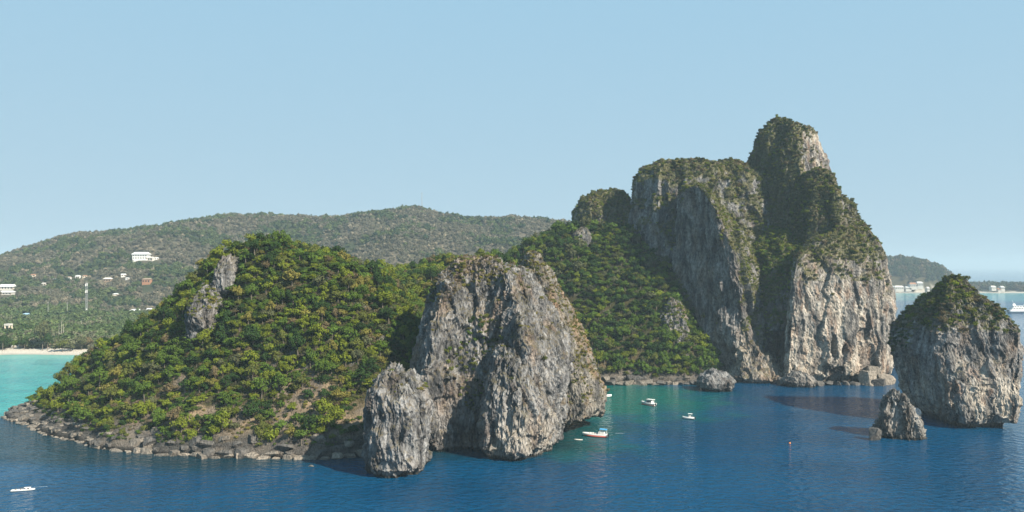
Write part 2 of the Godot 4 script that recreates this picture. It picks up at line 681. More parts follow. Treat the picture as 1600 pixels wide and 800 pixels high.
func rock_color(p: Vector3, n: Vector3, o: Dictionary) -> Color:
	var dark: Color = o.get("dark", Color(0.088, 0.087, 0.090))
	var light: Color = o.get("light", Color(0.43, 0.425, 0.42))
	var warm: float = o.get("warm", 0.15)
	var cream: float = o.get("cream", 0.0)
	var black: float = o.get("black", 0.5)
	var grass: float = o.get("grass", 0.6)
	var wx := p.x + 1.5 * n_mid.get_noise_3d(p.x * 0.03, p.y * 0.09, p.z * 0.03)
	var s := n_fine.get_noise_3d(wx / 3.4, p.y / 20.0, p.z / 3.4)
	var s2 := n_big.get_noise_3d(wx / 11.0, p.y / 24.0, p.z / 11.0 + 40.0)
	var g := clampf(0.42 + 0.75 * s + 0.55 * s2, 0.0, 1.0)
	var c := dark.lerp(light, g)
	var w := ss(0.0, 0.55, n_big.get_noise_3d(p.x / 16.0 + 9.0, p.y / 26.0, p.z / 16.0)) * warm
	c = c.lerp(Color(0.36, 0.245, 0.16), w)
	if cream > 0.0:
		var top: float = o.get("cream_top", 70.0)
		var k := ss(-0.30, 0.35, n_big.get_noise_3d(wx / 9.0, p.y / 38.0, p.z / 9.0 - 20.0)) * (1.0 - ss(top * 0.55, top, p.y + 10.0 * s2)) * cream
		c = c.lerp(Color(0.62, 0.54, 0.44).lerp(Color(0.70, 0.65, 0.57), clampf(0.5 + s, 0, 1)), k)
		var orange := ss(0.18, 0.5, n_big.get_noise_3d(wx / 7.0 + 70.0, p.y / 22.0, p.z / 7.0)) * cream * 0.35
		c = c.lerp(Color(0.45, 0.25, 0.14), orange * (1.0 - ss(top * 0.7, top * 1.2, p.y)))
	var bk := ss(0.12, 0.5, n_fine.get_noise_3d(wx / 2.1 + 31.0, p.y / 45.0, p.z / 2.1)) * black
	c = c.lerp(Color(0.055, 0.056, 0.062), bk)
	# grass and soil that hold on gentle ground
	var gr := ss(0.38, 0.72, n.y + 0.30 * n_mid.get_noise_3d(p.x / 6.0, p.y / 6.0, p.z / 6.0)) * grass
	var gc := Color(0.13, 0.115, 0.04).lerp(Color(0.20, 0.15, 0.08), clampf(0.5 + s2 * 1.2, 0, 1))
	c = c.lerp(gc, gr)
	if o.has("carpet"):
		var cp: Array = o.carpet
		var f := n_mid.get_noise_3d(p.x / float(cp[2]), p.y / float(cp[2]), p.z / float(cp[2]))
		var cover := ss(float(cp[0]) - 0.06, float(cp[0]) + 0.08, n.y + float(cp[1]) * f + n.dot(cp[3]) + 0.1 * s) * ss(-1.5, 1.5, p.y - float(cp[4]) - 14.0 * f - 6.0 * s)
		c = c.lerp(Color(0.095, 0.105, 0.042).lerp(Color(0.18, 0.165, 0.075), clampf(0.5 + 1.3 * s, 0, 1)), cover * 0.85)
	# band of dark weed and wet rock along the waterline
	var tide := 1.0 - ss(0.5, 1.5, p.y + 0.5 * s)
	return c.lerp(Color(0.035, 0.033, 0.028), tide * 0.85)


var BARE: Array = [[-80.0, 15.0, 14.0, 14.0], [-116.0, 11.0, 24.0, 5.0], [-134.0, 21.0, 6.0, 6.0], [-63.0, 8.0, 12.0, 7.0], [-150.0, 12.0, 6.0, 5.0], [-98.0, 27.0, 7.0, 4.0]]


func bareness(p: Vector3) -> float:
	if p.z < -345.0 or p.y > 40.0:
		return 0.0
	var best := 0.0
	for b in BARE:
		var e := Vector2((p.x - b[0]) / b[2], (p.y - b[1]) / b[3]).length() + 0.5 * n_mid.get_noise_3d(p.x / 5.0, p.y / 5.0, p.z / 5.0)
		best = maxf(best, 1.0 - ss(0.75, 1.15, e))
	return best


func hill_color(p: Vector3, n: Vector3, o: Dictionary) -> Color:
	var f := n_mid.get_noise_3d(p.x / 14.0, p.y / 14.0, p.z / 14.0)
	var lowland := 1.0 - ss(14.0, 30.0, p.y)
	var c := Color(0.055, 0.058, 0.024).lerp(Color(0.29, 0.205, 0.125), ss(-0.05 - 0.2 * lowland, 0.5, f) * float(o.get("tan", 0.45)) * (0.35 + 0.65 * lowland))
	if o.has("patches"):
		c = c.lerp(Color(0.34, 0.255, 0.17).lerp(Color(0.22, 0.18, 0.14), clampf(0.5 + 2.0 * f, 0, 1)), bareness(p) * 0.9)
	var rk := (1.0 - ss(0.15, 0.40, n.y + 0.2 * f)) * ss(-0.1, 0.2, f)
	c = c.lerp(Color(0.12, 0.115, 0.108).lerp(Color(0.26, 0.24, 0.21), clampf(0.5 + f, 0, 1)), rk)
	c = c.lerp(Color(0.19, 0.165, 0.14).lerp(Color(0.10, 0.095, 0.09), clampf(0.5 + 1.5 * f, 0, 1)), 1.0 - ss(5.5, 9.5, p.y + 3.0 * f))
	return c.lerp(Color(0.04, 0.037, 0.033), 1.0 - ss(0.6, 1.8, p.y))


func loft_mesh(d: Dictionary) -> ArrayMesh:
	return array_mesh(d.v, d.n, d.c, d.idx)


# plants on a mass: each entry of spec is [attempts, radius from, radius to, spacing, palette weights, kind, threshold, zone]
func sow(d: Dictionary, spec: Dictionary) -> void:
	var v: PackedVector3Array = d.v
	var n: PackedVector3Array = d.n
	var sn: PackedVector3Array = d.s
	var idx: PackedInt32Array = d.idx
	var cum := PackedFloat32Array()
	var tot := 0.0
	for t in range(0, idx.size(), 3):
		var a := v[idx[t]]
		tot += (v[idx[t + 1]] - a).cross(v[idx[t + 2]] - a).length()
		cum.append(tot)
	var tries: int = spec.n
	var nscale: float = spec.get("nscale", 12.0)
	var gap: float = spec.gap
	var steep: float = spec.get("steep", 0.4)
	var bias: Vector3 = spec.get("bias", Vector3.ZERO)
	var low: float = spec.get("low", 6.0)
	var nz: float = spec.get("noise", 0.3)
	var weights: Array = spec.mix
	var spots: Array = spec.get("spots", [])
	var bare: float = spec.get("bare", 0.0)
	var wsum := 0.0
	for w in weights:
		wsum += w[1]
	for k in tries:
		var t := cum.bsearch(rng.randf() * tot)
		if t >= cum.size():
			continue
		var a := idx[t * 3]
		var p := v[a].lerp(v[idx[t * 3 + 1]], rng.randf()).lerp(v[idx[t * 3 + 2]], rng.randf() * 0.5)
		if p.y < low + (9.0 * n_mid.get_noise_3d(p.x / nscale, p.y / nscale, p.z / nscale) if low > 15.0 else 0.0) or p.z < float(spec.get("back", -100000.0)):
			continue
		if spots.size() > 0:
			var q := pixel(p)
			var hit := false
			for sp in spots:
				if Vector2(q.x - sp[0], (q.y - sp[1]) * float(sp[3])).length() < sp[2]:
					hit = true
					break
			if not hit:
				continue
		var nn := (n[a] * 0.35 + sn[a] * 0.65)
		var f := n_mid.get_noise_3d(p.x / nscale, p.y / nscale, p.z / nscale)
		if nn.y + nz * f + nn.dot(bias) < steep:
			continue
		if bare > 0.0 and rng.randf() < bareness(p) * 0.82:
			continue
		if bare > 0.0 and p.y < 24.0 and n_mid.get_noise_3d(p.x / 13.0 + 5.0, p.y / 13.0, p.z / 13.0) > bare:
			continue
		var r := lerpf(spec.r0, spec.r1, pow(rng.randf(), 1.5))
		var ft := n_mid.get_noise_3d(p.x / 22.0 + 50.0, p.y / 22.0, p.z / 22.0)
		var pick := fposmod(rng.randf() * 0.5 + ft * 0.95 + 0.25, 1.0) * wsum
		var pal := 0
		for w in weights:
			pick -= w[1]
			if pick <= 0.0:
				pal = w[0]
				break
		var g := maxf(gap, r * 0.8)
		if crowded(p, g):
			continue
		var kind: String = spec.get("kind", "tree")
		if kind == "mixed":
			kind = "tree" if rng.randf() < float(spec.get("trees", 0.6)) else "shrub"
		if kind == "shrub":
			r *= 0.8
		plants.append([kind, rng.randi() % 4, p, r, pal, spec.zone])


func crowded(p: Vector3, g: float) -> bool:
	var key := Vector3i(floori(p.x / 2.0), floori(p.y / 2.0), floori(p.z / 2.0))
	for dx in [-1, 0, 1]:
		for dy in [-1, 0, 1]:
			for dz in [-1, 0, 1]:
				var q = taken.get(key + Vector3i(dx, dy, dz))
				if q != null and (q as Vector3).distance_to(p) < g:
					return true
	taken[key] = p
	return false


func build_cliffs() -> void:
	zbuf = PackedFloat32Array()
	zbuf.resize(400 * 200)
	zbuf.fill(1e6)
	var green := [[0, 0.28], [1, 0.30], [2, 0.19], [3, 0.14], [6, 0.05], [4, 0.05], [7, 0.04]]
	var cove_green := [[0, 0.16], [1, 0.38], [2, 0.22], [3, 0.14], [7, 0.10]]
	var scrub := [[3, 0.34], [7, 0.22], [4, 0.12], [0, 0.12], [6, 0.08], [2, 0.05], [5, 0.12]]
	var dry := [[4, 0.28], [5, 0.22], [6, 0.22], [3, 0.28]]

	# --- left headland
	var head := thing("headland", "green wooded headland left of the grey cliff, rocky at its foot", "headland", Vector3.ZERO, 0.0, "", "structure")
	var h1 := loft([Y(-4, 2, 700, 286, 462), Y(1.2, 6, 697, 287.5, 461), Y(3.2, 26, 692, 289, 458), Y(7.5, 66, 688, 290.5, 455), R(605, 86, 688, 300, 450), R(550, 152, 680, 314, 440),
		R(510, 208, 665, 322, 430), R(470, 264, 640, 330, 420), R(430, 304, 590, 340, 410), R(403, 335, 505, 350, 400), R(390, 358, 452, 357, 390), Y(79.5, 376, 422, 362, 382)],
		320, 180, {"poly": [[-0.3, -1], [-0.8, -0.5], [-1.0, -0.05], [-0.9, 0.15], [-0.65, 0.42], [-0.41, 0.67], [-0.08, 0.89], [0.18, 0.98], [0.72, 1.0], [1, 0.8], [1, -1]], "patches": true, "big": 3.2, "big_s": 26.0, "flute": 0.5, "flute_s": 9.0, "stretch": 1.2, "cell": 0.0, "groove": 0.0, "crag": 0.0, "inset": 1.0, "fine": 0.6, "paint": hill_color})
	part("wooded_slope", loft_mesh(h1), M.soil, head)
	foot = h1
	sow(h1, {"n": 52000, "r0": 1.7, "r1": 4.4, "gap": 2.1, "steep": 0.12, "noise": 0.32, "nscale": 15.0, "mix": green, "kind": "mixed", "trees": 0.6, "low": 4.8, "bare": 0.12, "back": -425.0, "zone": "left headland"})
	sow(h1, {"n": 40000, "r0": 0.7, "r1": 2.1, "gap": 1.0, "steep": 0.08, "noise": 0.3, "nscale": 9.0, "mix": [[1, 0.4], [2, 0.25], [3, 0.2], [4, 0.06], [7, 0.09]], "kind": "shrub", "low": 3.8, "bare": 0.2, "back": -425.0, "zone": "left headland"})
	sow(h1, {"n": 9000, "r0": 0.7, "r1": 1.7, "gap": 1.0, "steep": 0.0, "noise": 0.3, "mix": dry, "kind": "shrub", "low": 4.5, "spots": [[360, 640, 90, 2.0], [470, 630, 40, 0.6], [170, 650, 60, 2.0]], "zone": "left headland"})
	var o1 := loft([Y(52, 344, 374, 352, 366), Y(59, 341, 376, 340, 365), R(425, 342, 375, 340, 364), R(409, 345, 372, 344, 362), R(400, 350, 366, 349, 360)], 110, 80, {"p": 3.4, "big": 1.0, "flute": 1.0, "flute_s": 4.0, "cell": 1.2, "cell_s": 4.0, "black": 0.3, "slab": 1.3, "slab_s": 5.0, "dark": Color(0.13, 0.13, 0.13)})
	part("upper_outcrop", loft_mesh(o1), M.rock, head)
	var o2 := loft([Y(28, 306, 350, 346, 360), Y(37, 303, 353, 334, 357), R(498, 302, 353, 330, 357), R(480, 303, 353, 331, 357), R(464, 306, 350, 333, 356), R(448, 316, 345, 338, 354)], 130, 100, {"p": 3.4, "big": 1.2, "flute": 1.0, "flute_s": 4.5, "cell": 1.3, "cell_s": 4.5, "black": 0.3, "slab": 1.5, "slab_s": 6.0, "dark": Color(0.13, 0.13, 0.13)})
	part("lower_outcrop", loft_mesh(o2), M.rock, head)
	sow(o2, {"n": 900, "r0": 0.9, "r1": 2.0, "gap": 1.1, "steep": 0.2, "noise": 0.6, "nscale": 5.0, "mix": [[0, 0.4], [6, 0.3], [3, 0.3]], "kind": "shrub", "zone": "headland's grey outcrop"})

	# --- wooded saddle that joins the headland to the big cliff
	var sad := thing("saddle_hill", "wooded saddle between the grey cliff and the tall cliff", "hill", Vector3.ZERO, 0.0, "", "structure")
	var h2 := loft([Y(-4, 500, 900, 390, 560), Y(25, 528, 880, 402, 545), Y(48, 560, 860, 425, 525), Y(62, 600, 835, 442, 505), Y(69, 660, 800, 458, 488)],
		150, 80, {"p": 2.5, "big": 4.0, "big_s": 30.0, "flute": 0.5, "flute_s": 9.0, "stretch": 1.2, "cell": 0.0, "groove": 0.0, "crag": 0.0, "fine": 0.6, "paint": hill_color, "tan": 0.4})
	part("near_rise", loft_mesh(h2), M.soil, sad)
	sow(h2, {"n": 20000, "r0": 2.0, "r1": 4.6, "gap": 2.2, "steep": 0.0, "noise": 0.1, "mix": green, "kind": "mixed", "trees": 0.75, "back": -500.0, "zone": "rear saddle"})
	var h3 := loft([Y(-4, 700, 1112, 468, 660), Y(2, 704, 1110, 469.5, 658), Y(7, 716, 1104, 472, 654), Y(30, 742, 1084, 494, 640), Y(55, 764, 1070, 512, 620), Y(73, 796, 1056, 530, 605), Y(86, 834, 1035, 544, 592), Y(93, 872, 985, 554, 582)],
		240, 120, {"poly": [[-1, -1], [-1, 0.5], [-0.72, 0.92], [0, 1.0], [0.75, 1.0], [1, 0.6], [1, -1]], "big": 3.0, "big_s": 30.0, "flute": 0.6, "flute_s": 9.0, "stretch": 1.2, "cell": 0.0, "groove": 0.0, "crag": 0.0, "fine": 0.6, "paint": hill_color, "tan": 0.4})
	part("cove_slope", loft_mesh(h3), M.soil, sad)
	sow(h3, {"n": 42000, "r0": 2.0, "r1": 4.6, "gap": 2.3, "steep": 0.02, "noise": 0.1, "mix": cove_green, "kind": "mixed", "trees": 0.8, "back": -590.0, "low": 4.0, "zone": "cove slope"})
	var o3 := loft([Y(70, 888, 930, 540, 575), R(392, 890, 928, 541, 572), R(366, 894, 926, 544, 570), R(357, 902, 920, 550, 566)], 70, 50, {"p": 3.0, "big": 1.5, "flute": 1.4, "flute_s": 5.0, "cell": 1.0, "cell_s": 5.0, "warm": 0.6})
	part("outcrop", loft_mesh(o3), M.rock, sad)
	var o4 := loft([Y(-3, 1040, 1092, 474, 505), Y(2, 1034, 1094, 474, 505), R(570, 1024, 1082, 478, 508), R(520, 1022, 1076, 486, 514), R(485, 1030, 1070, 494, 520), R(468, 1042, 1062, 501, 518)],
		130, 110, {"p": 3.0, "big": 2.5, "big_s": 14.0, "slab": 2.0, "slab_s": 8.0, "flute": 1.2, "cell": 1.4, "cell_s": 5.0, "warm": 0.6, "grass": 0.6})
	part("lower_outcrop", loft_mesh(o4), M.rock, sad)
	sow(o4, {"n": 2500, "r0": 0.9, "r1": 2.4, "gap": 1.4, "steep": 0.25, "noise": 0.7, "nscale": 7.0, "mix": [[0, 0.4], [1, 0.3], [3, 0.3]], "kind": "shrub", "low": 5.0, "zone": "cove slope's grey outcrop"})

	# --- the grey cliff in the middle foreground
	var near := thing("grey_cliff", "massive fluted grey limestone cliff in the middle, scrub on its crown", "cliff", Vector3.ZERO, 0.0, "", "structure")
	var main := {"slab": 1.3, "slab_s": 9.0, "p": 2.6, "big": 2.6, "big_s": 22.0, "flute": 1.7, "flute_s": 6.5, "cell": 1.8, "cell_s": 7.0, "fine": 0.45, "warm": 0.48, "black": 0.35, "groove": 0.45}
	var n1 := loft([Y(-4, 664, 866, 290, 345), Y(0.6, 662, 868, 290, 345), Y(3.5, 650, 880, 289, 348), Y(14, 642, 890, 287, 350), Y(28, 639, 894, 287, 352), Y(42, 648, 886, 291, 350), Y(54, 661, 864, 297, 346), Y(62, 676, 846, 302, 340), Y(67, 690, 826, 307, 336), Y(71, 708, 794, 312, 332)],
		460, 250, merged(main, {"poly": [[-0.9, -1], [-1, 0.2], [-0.72, 0.82], [-0.35, 0.66], [0.05, 0.6], [0.45, 1.0], [0.8, 0.75], [1, 0.1], [0.9, -1]]}))
	part("dome", loft_mesh(n1), M.rock, near)
	sow(n1, {"n": 2600, "r0": 0.7, "r1": 1.7, "gap": 1.4, "steep": 0.62, "noise": 0.45, "nscale": 8.0, "mix": dry, "kind": "shrub", "low": 10.0, "back": -335.0, "zone": "grey cliff"})
	sow(n1, {"n": 9000, "r0": 0.7, "r1": 1.9, "gap": 1.2, "steep": -0.3, "noise": 0.5, "nscale": 6.0, "mix": dry, "kind": "shrub", "low": 12.0, "spots": [[735, 418, 62, 2.0], [690, 450, 26, 1.0]], "zone": "grey cliff"})
	sow(n1, {"n": 9000, "r0": 0.8, "r1": 2.0, "gap": 1.2, "steep": -0.1, "noise": 0.9, "nscale": 6.0, "mix": [[1, 0.3], [3, 0.4], [2, 0.15], [6, 0.15]], "kind": "shrub", "low": 6.0, "spots": [[755, 525, 34, 1.0], [722, 560, 26, 1.0], [740, 615, 22, 0.8]], "zone": "grey cliff"})
	var n2 := loft([Y(-4, 808, 884, 336, 380), Y(4.0, 804, 890, 334, 382), Y(5.5, 800, 940, 326, 386), Y(13, 800, 949, 324, 388), Y(26, 800, 932, 325, 388), Y(41, 800, 908, 328, 386), Y(55, 800, 884, 333, 384), Y(65, 803, 868, 338, 380), Y(72, 812, 850, 342, 372), Y(76, 820, 841, 348, 364)],
		330, 210, {"p": 2.4, "turn": 0.35, "big": 2.5, "big_s": 20.0, "flute": 1.7, "flute_s": 6.0, "cell": 1.2, "cell_s": 6.0, "fine": 0.45, "warm": 0.95, "black": 0.15, "grass": 0.8, "light": Color(0.42, 0.39, 0.34)})
	part("pointed_wing", loft_mesh(n2), M.rock, near)
	sow(n2, {"n": 8000, "r0": 0.6, "r1": 1.5, "gap": 1.1, "steep": 0.22, "noise": 0.8, "nscale": 6.0, "mix": [[6, 0.4], [3, 0.35], [4, 0.25]], "kind": "shrub", "low": 12.0, "back": -370.0, "zone": "grey cliff's wing"})
	var n3 := loft([Y(-4, 748, 852, 284, 312), Y(0.5, 750, 854, 284, 312), Y(3.5, 742, 868, 280.5, 314), Y(9, 742, 876, 279.5, 314), Y(18, 748, 872, 280, 312), Y(27, 755, 858, 283, 310), Y(36, 766, 834, 288, 306), Y(40, 776, 808, 292, 302)],
		230, 110, {"poly": [[-0.9, -1], [-1, -0.2], [-0.8, 0.75], [0.1, 1.0], [0.75, 0.6], [1, -0.2], [1, -1]], "big": 2.0, "big_s": 13.0, "flute": 1.5, "flute_s": 5.0, "cell": 1.6, "cell_s": 6.0, "fine": 0.4, "warm": 0.15, "cream": 0.55, "cream_top": 26.0, "black": 0.25})
	part("front_buttress", loft_mesh(n3), M.rock, near)
	sow(n3, {"n": 500, "r0": 0.6, "r1": 1.4, "gap": 1.2, "steep": 0.55, "noise": 0.3, "mix": dry, "kind": "shrub", "low": 20.0, "zone": "grey cliff's buttress"})

	# --- pinnacle before it
	var pin := thing("sea_pinnacle", "pale grey rock pinnacle standing in the water before the cliff", "sea stack", Vector3.ZERO)
	var s1 := loft([Y(-4, 578, 660, 261, 283), Y(0.4, 578, 660, 261, 283), Y(2.5, 572, 668, 258.5, 286), Y(14, 571, 672, 258, 286), Y(22, 572, 673, 258.5, 286), Y(28, 576, 668, 260.5, 284), Y(32.5, 590, 646, 264, 280), Y(35.5, 606, 630, 267, 276)],
		240, 150, {"poly": [[-0.9, -1], [-1, 0.3], [-0.62, 0.9], [0.3, 1.0], [1, 0.55], [1, -0.6], [0.8, -1]], "big": 1.6, "big_s": 11.0, "flute": 1.0, "groove": 0.4, "flute_s": 4.5, "cell": 1.3, "cell_s": 5.0, "fine": 0.4, "warm": 0.2, "black": 0.35, "light": Color(0.47, 0.47, 0.47)})
	part("rock_body", loft_mesh(s1), M.rock, pin)
	sow(s1, {"n": 200, "r0": 0.6, "r1": 1.4, "gap": 1.0, "steep": 0.6, "noise": 0.2, "mix": [[0, 0.5], [6, 0.3], [4, 0.2]], "kind": "shrub", "low": 22.0, "zone": "pale pinnacle"})

	# --- the tall cliff
	var tall := thing("tall_cliff", "towering limestone cliff with a rounded summit and pale seaward face", "cliff", Vector3.ZERO, 0.0, "", "structure")
	var rug := {"slab": 2.4, "slab_s": 15.0, "p": 2.8, "big": 2.6, "big_s": 26.0, "flute": 2.2, "flute_s": 9.0, "cell": 2.0, "cell_s": 10.0, "fine": 0.5, "black": 0.4, "warm": 0.3, "grass": 0.7}
	var t1 := loft([Y(-4, 1196, 1374, 472, 545), Y(1.0, 1196, 1372, 472, 545), Y(4, 1188, 1380, 468, 548), Y(25, 1191, 1385, 467, 548), Y(45, 1194, 1384, 468, 548), Y(62, 1198, 1380, 470, 546), Y(75, 1208, 1376, 475, 544), Y(86, 1236, 1368, 484, 540), Y(95, 1280, 1354, 496, 532)],
		400, 250, merged(rug, {"poly": [[-0.5, -1], [-0.66, 0.2], [-1, 0.82], [-0.9, 1.0], [0.0, 1.0], [0.62, 0.9], [0.97, 0.45], [1, -1]], "big": 1.6, "inset": 2.6, "flute": 1.0, "cell": 1.3, "groove": 0.45, "notches": [[190.5, 22.0, 1.9, 8.0, 6.0], [197.0, 20.0, 1.6, 3.5, 4.0], [213.0, 33.0, 1.5, 9.0, 3.0], [176.0, 48.0, 1.4, 6.0, 2.0]], "carpet": [0.36, 0.3, 12.0, Vector3(0, 0, 0), 48.0], "cream": 1.0, "cream_top": 90.0, "black": 0.25, "warm": 0.3, "light": Color(0.50, 0.47, 0.43)}))
	part("pale_face", loft_mesh(t1), M.rock, tall)
	sow(t1, {"n": 9000, "r0": 1.2, "r1": 3.0, "gap": 1.5, "steep": 0.36, "noise": 0.3, "mix": scrub, "kind": "shrub", "low": 50.0, "zone": "pale face's top"})
	var t4 := loft([Y(50, 1216, 1378, 500, 560), Y(88, 1222, 1364, 505, 560), Y(100, 1228, 1347, 509, 558), Y(112, 1236, 1327, 513, 556), Y(121, 1246, 1310, 519, 550)],
		190, 120, merged(rug, {"big": 2.5, "inset": 2.0, "carpet": [0.10, 0.5, 11.0, Vector3(-0.1, 0, 0), 20.0]}))
	part("right_shoulder", loft_mesh(t4), M.rock, tall)
	sow(t4, {"n": 12000, "r0": 1.1, "r1": 2.9, "gap": 1.5, "steep": 0.10, "noise": 0.5, "nscale": 11.0, "bias": Vector3(-0.1, 0, 0), "mix": scrub, "kind": "shrub", "back": -548.0, "zone": "tall cliff's right slope"})
	var t7 := loft([Y(78, 1232, 1316, 496, 550), Y(104, 1235, 1313, 498, 548), Y(119, 1239, 1308, 502, 545), Y(127, 1248, 1300, 508, 540), Y(131.5, 1258, 1290, 514, 532)],
		170, 110, merged(rug, {"poly": [[-0.9, -1], [-1, 0.0], [-0.5, 0.8], [0.45, 1.0], [0.85, 0.6], [1, -0.3], [0.8, -1]], "big": 2.0, "inset": 1.0, "carpet": [-0.02, 0.4, 14.0, Vector3(-0.5, 0, 0), 20.0], "light": Color(0.40, 0.38, 0.35)}))
	part("knob", loft_mesh(t7), M.rock, tall)
	sow(t7, {"n": 10000, "r0": 1.2, "r1": 3.0, "gap": 1.5, "steep": -0.02, "noise": 0.4, "nscale": 14.0, "bias": Vector3(-0.5, 0, 0), "mix": scrub, "kind": "shrub", "back": -548.0, "zone": "tall cliff's knob"})
	var t3 := loft([Y(50, 1160, 1325, 520, 585), Y(100, 1166, 1312, 522, 583), Y(120, 1171, 1300, 524, 581), Y(135, 1174, 1292, 526, 578), Y(148, 1179, 1283, 529, 575), Y(160, 1188, 1276, 533, 571), Y(168, 1199, 1266, 538, 566), Y(173, 1214, 1250, 544, 560)],
		210, 150, merged(rug, {"poly": [[-1, -0.9], [-1, -0.1], [-0.45, 0.72], [0.05, 1.0], [1, 0.3], [0.9, -1]], "big": 2.0, "flute": 1.5, "carpet": [0.06, 0.25, 14.0, Vector3(-0.78, 0, 0.05), 20.0], "cream": 0.8, "cream_top": 300.0, "black": 0.3}))
	part("summit", loft_mesh(t3), M.rock, tall)
	sow(t3, {"n": 18000, "r0": 1.1, "r1": 2.7, "gap": 1.4, "steep": 0.06, "noise": 0.25, "nscale": 14.0, "bias": Vector3(-0.78, 0, 0.05), "mix": scrub, "kind": "shrub", "back": -575.0, "zone": "tall cliff's summit"})
	var t5 := loft([Y(-4, 1004, 1230, 520, 592), Y(50, 994, 1226, 522, 592), Y(90, 990, 1215, 525, 592), Y(115, 991, 1205, 529, 592), Y(130, 996, 1195, 533, 590), Y(138, 1008, 1186, 539, 582), Y(142, 1030, 1166, 547, 572)],
		320, 210, merged(rug, {"poly": [[-0.95, -1], [-1, 0.1], [-0.72, 0.9], [0.2, 1.0], [1, 0.6], [1, -1]], "flute": 2.0, "carpet": [0.14, 0.5, 12.0, Vector3(0.1, 0, 0), 30.0]}))
	part("west_block", loft_mesh(t5), M.rock, tall)
	sow(t5, {"n": 18000, "r0": 1.2, "r1": 3.0, "gap": 1.5, "steep": 0.14, "noise": 0.5, "nscale": 12.0, "bias": Vector3(0.1, 0, 0), "mix": scrub, "kind": "shrub", "back": -585.0, "zone": "tall cliff's shoulder"})
	var t6 := loft([Y(-4, 1078, 1212, 483, 540), Y(1, 1078, 1210, 483, 540), Y(4, 1068, 1213, 479, 542), Y(20, 1064, 1211, 478, 542), Y(40, 1062, 1200, 480, 542), Y(70, 1058, 1182, 482, 542), Y(94, 1057, 1156, 485, 540), Y(113, 1059, 1130, 490, 536), Y(121, 1066, 1104, 497, 530)],
		340, 230, merged(rug, {"poly": [[-1, -1], [-1, -0.25], [0.12, 1.0], [0.95, 0.25], [1, -1]], "big": 2.0, "flute": 1.6, "cell": 1.4, "carpet": [0.30, 0.5, 12.0, Vector3(0.28, 0, 0), 16.0], "warm": 0.35, "cream": 0.35, "cream_top": 40.0, "light": Color(0.44, 0.42, 0.40)}))
	part("dark_pillar", loft_mesh(t6), M.rock, tall)
	sow(t6, {"n": 14000, "r0": 1.0, "r1": 2.7, "gap": 1.3, "steep": 0.30, "noise": 0.5, "bias": Vector3(0.28, 0, 0), "nscale": 12.0, "mix": [[0, 0.3], [3, 0.4], [6, 0.2], [7, 0.1]], "kind": "shrub", "low": 18.0, "zone": "tall cliff's pillar"})
	var t10 := loft([Y(-4, 1136, 1222, 473, 505), Y(0.5, 1136, 1222, 473, 505), Y(3, 1128, 1226, 470, 506), Y(9, 1134, 1214, 474, 505), Y(17, 1144, 1196, 478, 503), Y(24, 1150, 1178, 482, 500)],
		170, 80, merged(rug, {"big": 2.0, "slab": 1.5, "slab_s": 8.0, "warm": 0.8, "cream": 0.7, "cream_top": 40.0, "light": Color(0.46, 0.42, 0.37), "groove": 0.3}))
	part("tan_toe", loft_mesh(t10), M.rock, tall)
	var t8 := loft([Y(30, 1160, 1262, 488, 560), Y(58, 1166, 1264, 489, 558), Y(70, 1172, 1270, 493, 556), Y(80, 1174, 1276, 503, 556), Y(89, 1180, 1282, 516, 552), Y(95, 1190, 1276, 528, 548)],
		140, 80, merged(rug, {"big": 2.5, "carpet": [0.05, 0.3, 12.0, Vector3(0, 0, 0), 30.0]}))
	part("gully_shelf", loft_mesh(t8), M.rock, tall)
	sow(t8, {"n": 9000, "r0": 1.5, "r1": 3.4, "gap": 1.5, "steep": 0.05, "mix": [[0, 0.45], [1, 0.3], [3, 0.25]], "kind": "shrub", "zone": "tall cliff's gully"})
	sow(t8, {"n": 9000, "r0": 1.4, "r1": 3.3, "gap": 1.3, "steep": -0.5, "noise": 0.4, "mix": [[0, 0.5], [1, 0.35], [3, 0.15]], "kind": "shrub", "spots": [[1225, 392, 46, 1.0], [1215, 350, 30, 0.7]], "zone": "tall cliff's gully"})
	var t0 := loft([Y(50, 882, 1010, 560, 640), Y(97, 896, 1000, 567, 635), Y(111, 898, 995, 571, 632), Y(120, 907, 985, 578, 625), Y(125, 926, 968, 588, 615)],
		150, 90, merged(rug, {"big": 2.0, "carpet": [0.02, 0.4, 12.0, Vector3(0, 0, 0), 30.0]}))
	part("rear_knob", loft_mesh(t0), M.rock, tall)
	sow(t0, {"n": 10000, "r0": 1.3, "r1": 3.0, "gap": 1.5, "steep": 0.02, "noise": 0.4, "mix": scrub, "kind": "shrub", "back": -625.0, "zone": "tall cliff's outlier"})
	var t9 := loft([Y(-4, 1340, 1412, 545, 640), Y(6, 1345, 1408, 548, 638), Y(14, 1350, 1396, 556, 630), Y(28, 1350, 1385, 566, 620)], 90, 50, merged(rug, {"big": 2.0, "cell": 0.8, "flute": 1.0}))
	part("rear_foot", loft_mesh(t9), M.rock, tall)
	sow(t9, {"n": 500, "r0": 1.3, "r1": 2.6, "gap": 1.8, "steep": 0.1, "mix": scrub, "kind": "shrub", "low": 7.0, "zone": "tall cliff's foot"})

	# --- stack on the right
	var stack := thing("sea_stack", "big rounded sea stack at the right, bushes on its top", "sea stack", Vector3.ZERO)
